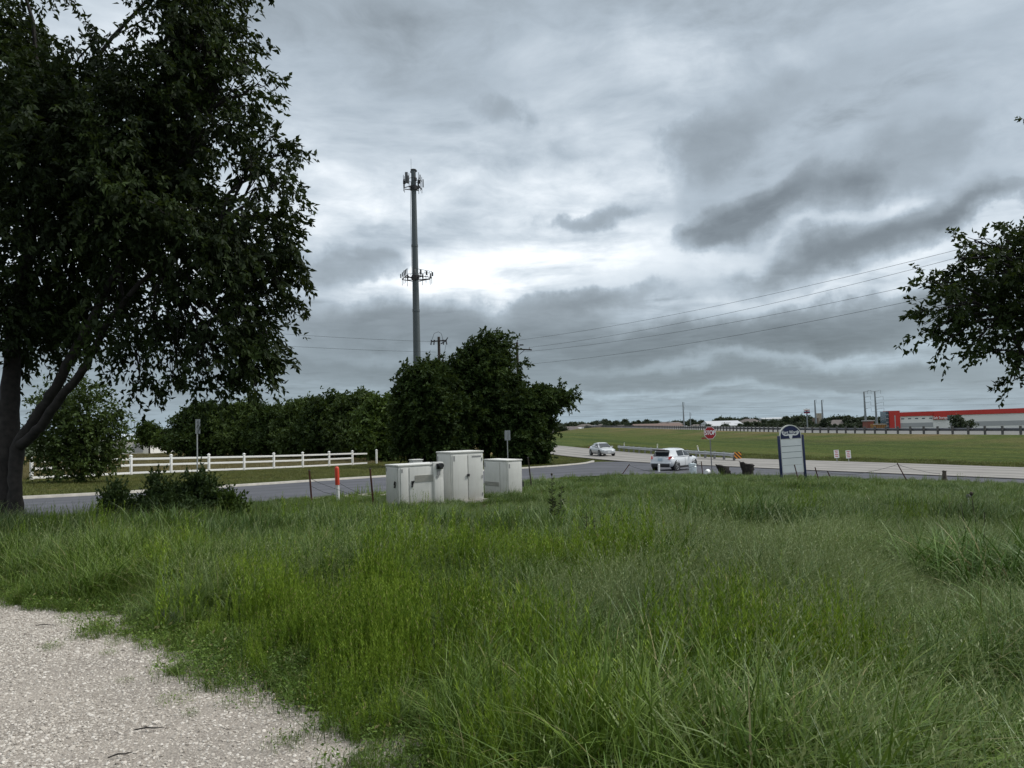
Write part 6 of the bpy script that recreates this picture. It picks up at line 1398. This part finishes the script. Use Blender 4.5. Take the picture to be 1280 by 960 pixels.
# --- single plants one can point at ------------------------------------
def plant(name, label, px, d, parts, mats, group=None, cat='weed'):
    b = onray(px, d); t = thing(name, label, cat, b, group=group)
    for nm, pr, m in parts: link(nm, tuft(nm, [(p, 0) for p in pr], [m]), t)
    return t
m_dock, m_dk = mat('dry_dock_stem', (.035, .026, .018), .9, noise=(20, .3)), None
g_dock = leaf_mat('dark_dock_leaf', [(.1, (.018, .024, .012)), (.9, (.045, .055, .025))], .15)
def stalks(tops, r=.006):
    q = MB()
    for (x, y, h, lx) in tops: q.tube([(x, y, -.02), (x+lx*.4, y, h*.55), (x+lx, y, h)], [r*1.3, r, r*.6], 6)
    return q
def stalk_plant(label, px, d, tops, leaf, lw, per, name='tall_weed', seedhead=True, group=None):
    b = onray(px, d); t = thing(name, label, 'weed', b, group=group); stalks(tops).build('stem', m_dock, t, AUTO)
    pr = []
    for x, y, h, lx in tops:
        tt = .15+.8*rg.random(per); q = np.stack([x+lx*tt, y+0*tt, h*tt], 1); ph = rg.random(per)*6.28; V, F = leaf_geo(rg, q, np.stack([np.cos(ph), np.sin(ph), .5+0*ph], 1), leaf*(1.2-.7*tt), lw*(1.1-.6*tt)); pr.append((V, F, np.repeat(rg.random(per), 4), np.repeat(tt, 4)))
    link('foliage', tuft('foliage', [(p, 0) for p in pr], [g_dock]), t)
    if seedhead:
        q = MB(); x, y, h, lx = tops[0]; q.ball((x+lx, y, h+.01), .022, 8, 5, (1, 1, 1.2)); q.build('seed_head', m_dock, t, AUTO)
    return t
stalk_plant('dark upright thistle-like weed in mid field, left stalk taller with a round head', 686, 15.2, [(0, 0, 1.12, .01), (.14, .03, .92, .06), (.05, -.04, .7, -.03)], .14, .016, 70)
stalk_plant('small dark weed low in the grass right of the upright one in mid field', 727, 11.6, [(0, 0, .68, .02), (.07, .03, .58, .05), (-.07, .02, .5, -.04)], .11, .014, 60, seedhead=False)
stalk_plant('thin dark bare stalks rising behind the broad grass clump at the right', 1214, 9.8, [(0, 0, 1.02, -.07), (.05, .02, .8, .04), (-.1, .05, .92, -.08)], .05, .006, 12)
plant('leafy_plant', 'bright light green leafy plant alone in the middle of the grass', 749, 9.2, [('foliage', [weed(4, .04, .55, .72, .17, .016, 18, .16)], g_broad)], None)
plant('leafy_plant', 'grey green downy plant at the gravel edge, its leaves spread like a star', 214, 7.25, [('foliage', [weed(3, .04, .14, .24, .13, .012, 15, .3)], leaf_mat('downy_leaf', [(.1, (.07, .09, .055)), (.9, (.14, .16, .10))], .2))], None)
plant('leafy_plant', 'bright yellow green lanky plant with whorled leaves low at the right of centre', 868, 5.4, [('foliage', [weed(3, .03, .46, .60, .12, .012, 22, .14)], g_yel)], None)
def arch_clump(label, px, d, n, rad, h0, h1, w, bend, wind, seed):
    b = onray(px, d); t = thing('grass_clump', label, 'grass clump', b, group='clumps of broad-bladed grass')
    r = np.random.default_rng(seed); V, F, rv, hf, _ = blade_field(r, n, rad, h0, h1, w, bend, wind, 8, 1.15); link('blades', tuft('blades', [((V, F, rv, hf), 0)], [g_broad]), t)
arch_clump('big clump of broad arching grass blades at the right edge', 1225, 8.6, 760, .85, .55, 1.12, .0095, .75, (-.05, 0), 1)
arch_clump('smaller broad-bladed grass clump lower at the right edge, nearest the viewer', 1268, 6.5, 80, .36, .45, .8, .011, .85, (-.1, 0), 2)
arch_clump('sparse tuft of long arching pale blades in the middle foreground', 668, 7.4, 34, .3, .5, .78, .0085, .9, (.1, 0), 3)
arch_clump('broad-bladed clump with drooping tips left of centre at the far edge of the near grass', 520, 9.6, 26, .3, .4, .66, .007, .8, (.1, 0), 4)
arch_clump('small group of curved blades bottom right of centre', 905, 6.0, 24, .25, .35, .6, .008, .9, (.1, 0), 6)
# twigs on the gravel
for i, (px, d, L, a, lab) in enumerate(((185, 4.75, .17, .15, 'thin straight twig lying on the gravel, the longest one'), (150, 4.35, .12, .5, 'curved dark twig on the gravel near the bottom edge'), (58, 7.6, .20, -.05, 'dark twig on the gravel near the grass at the left'))):
    b = Vector((*(np.array([(px-640)/FPX*d, d])), 0)); b.z = G(b.x, b.y)+.02
    q = MB(); q.tube([(-L/2, 0, 0), (-L*.1, .01, .006), (L*.2, -.004, .004), (L/2, .012, 0)], [.004, .005, .004, .002], 6); o = q.build('twig', m_bark, None, AUTO); o.location = b; o.rotation_euler.z = a; tag(o, lab, 'twig')
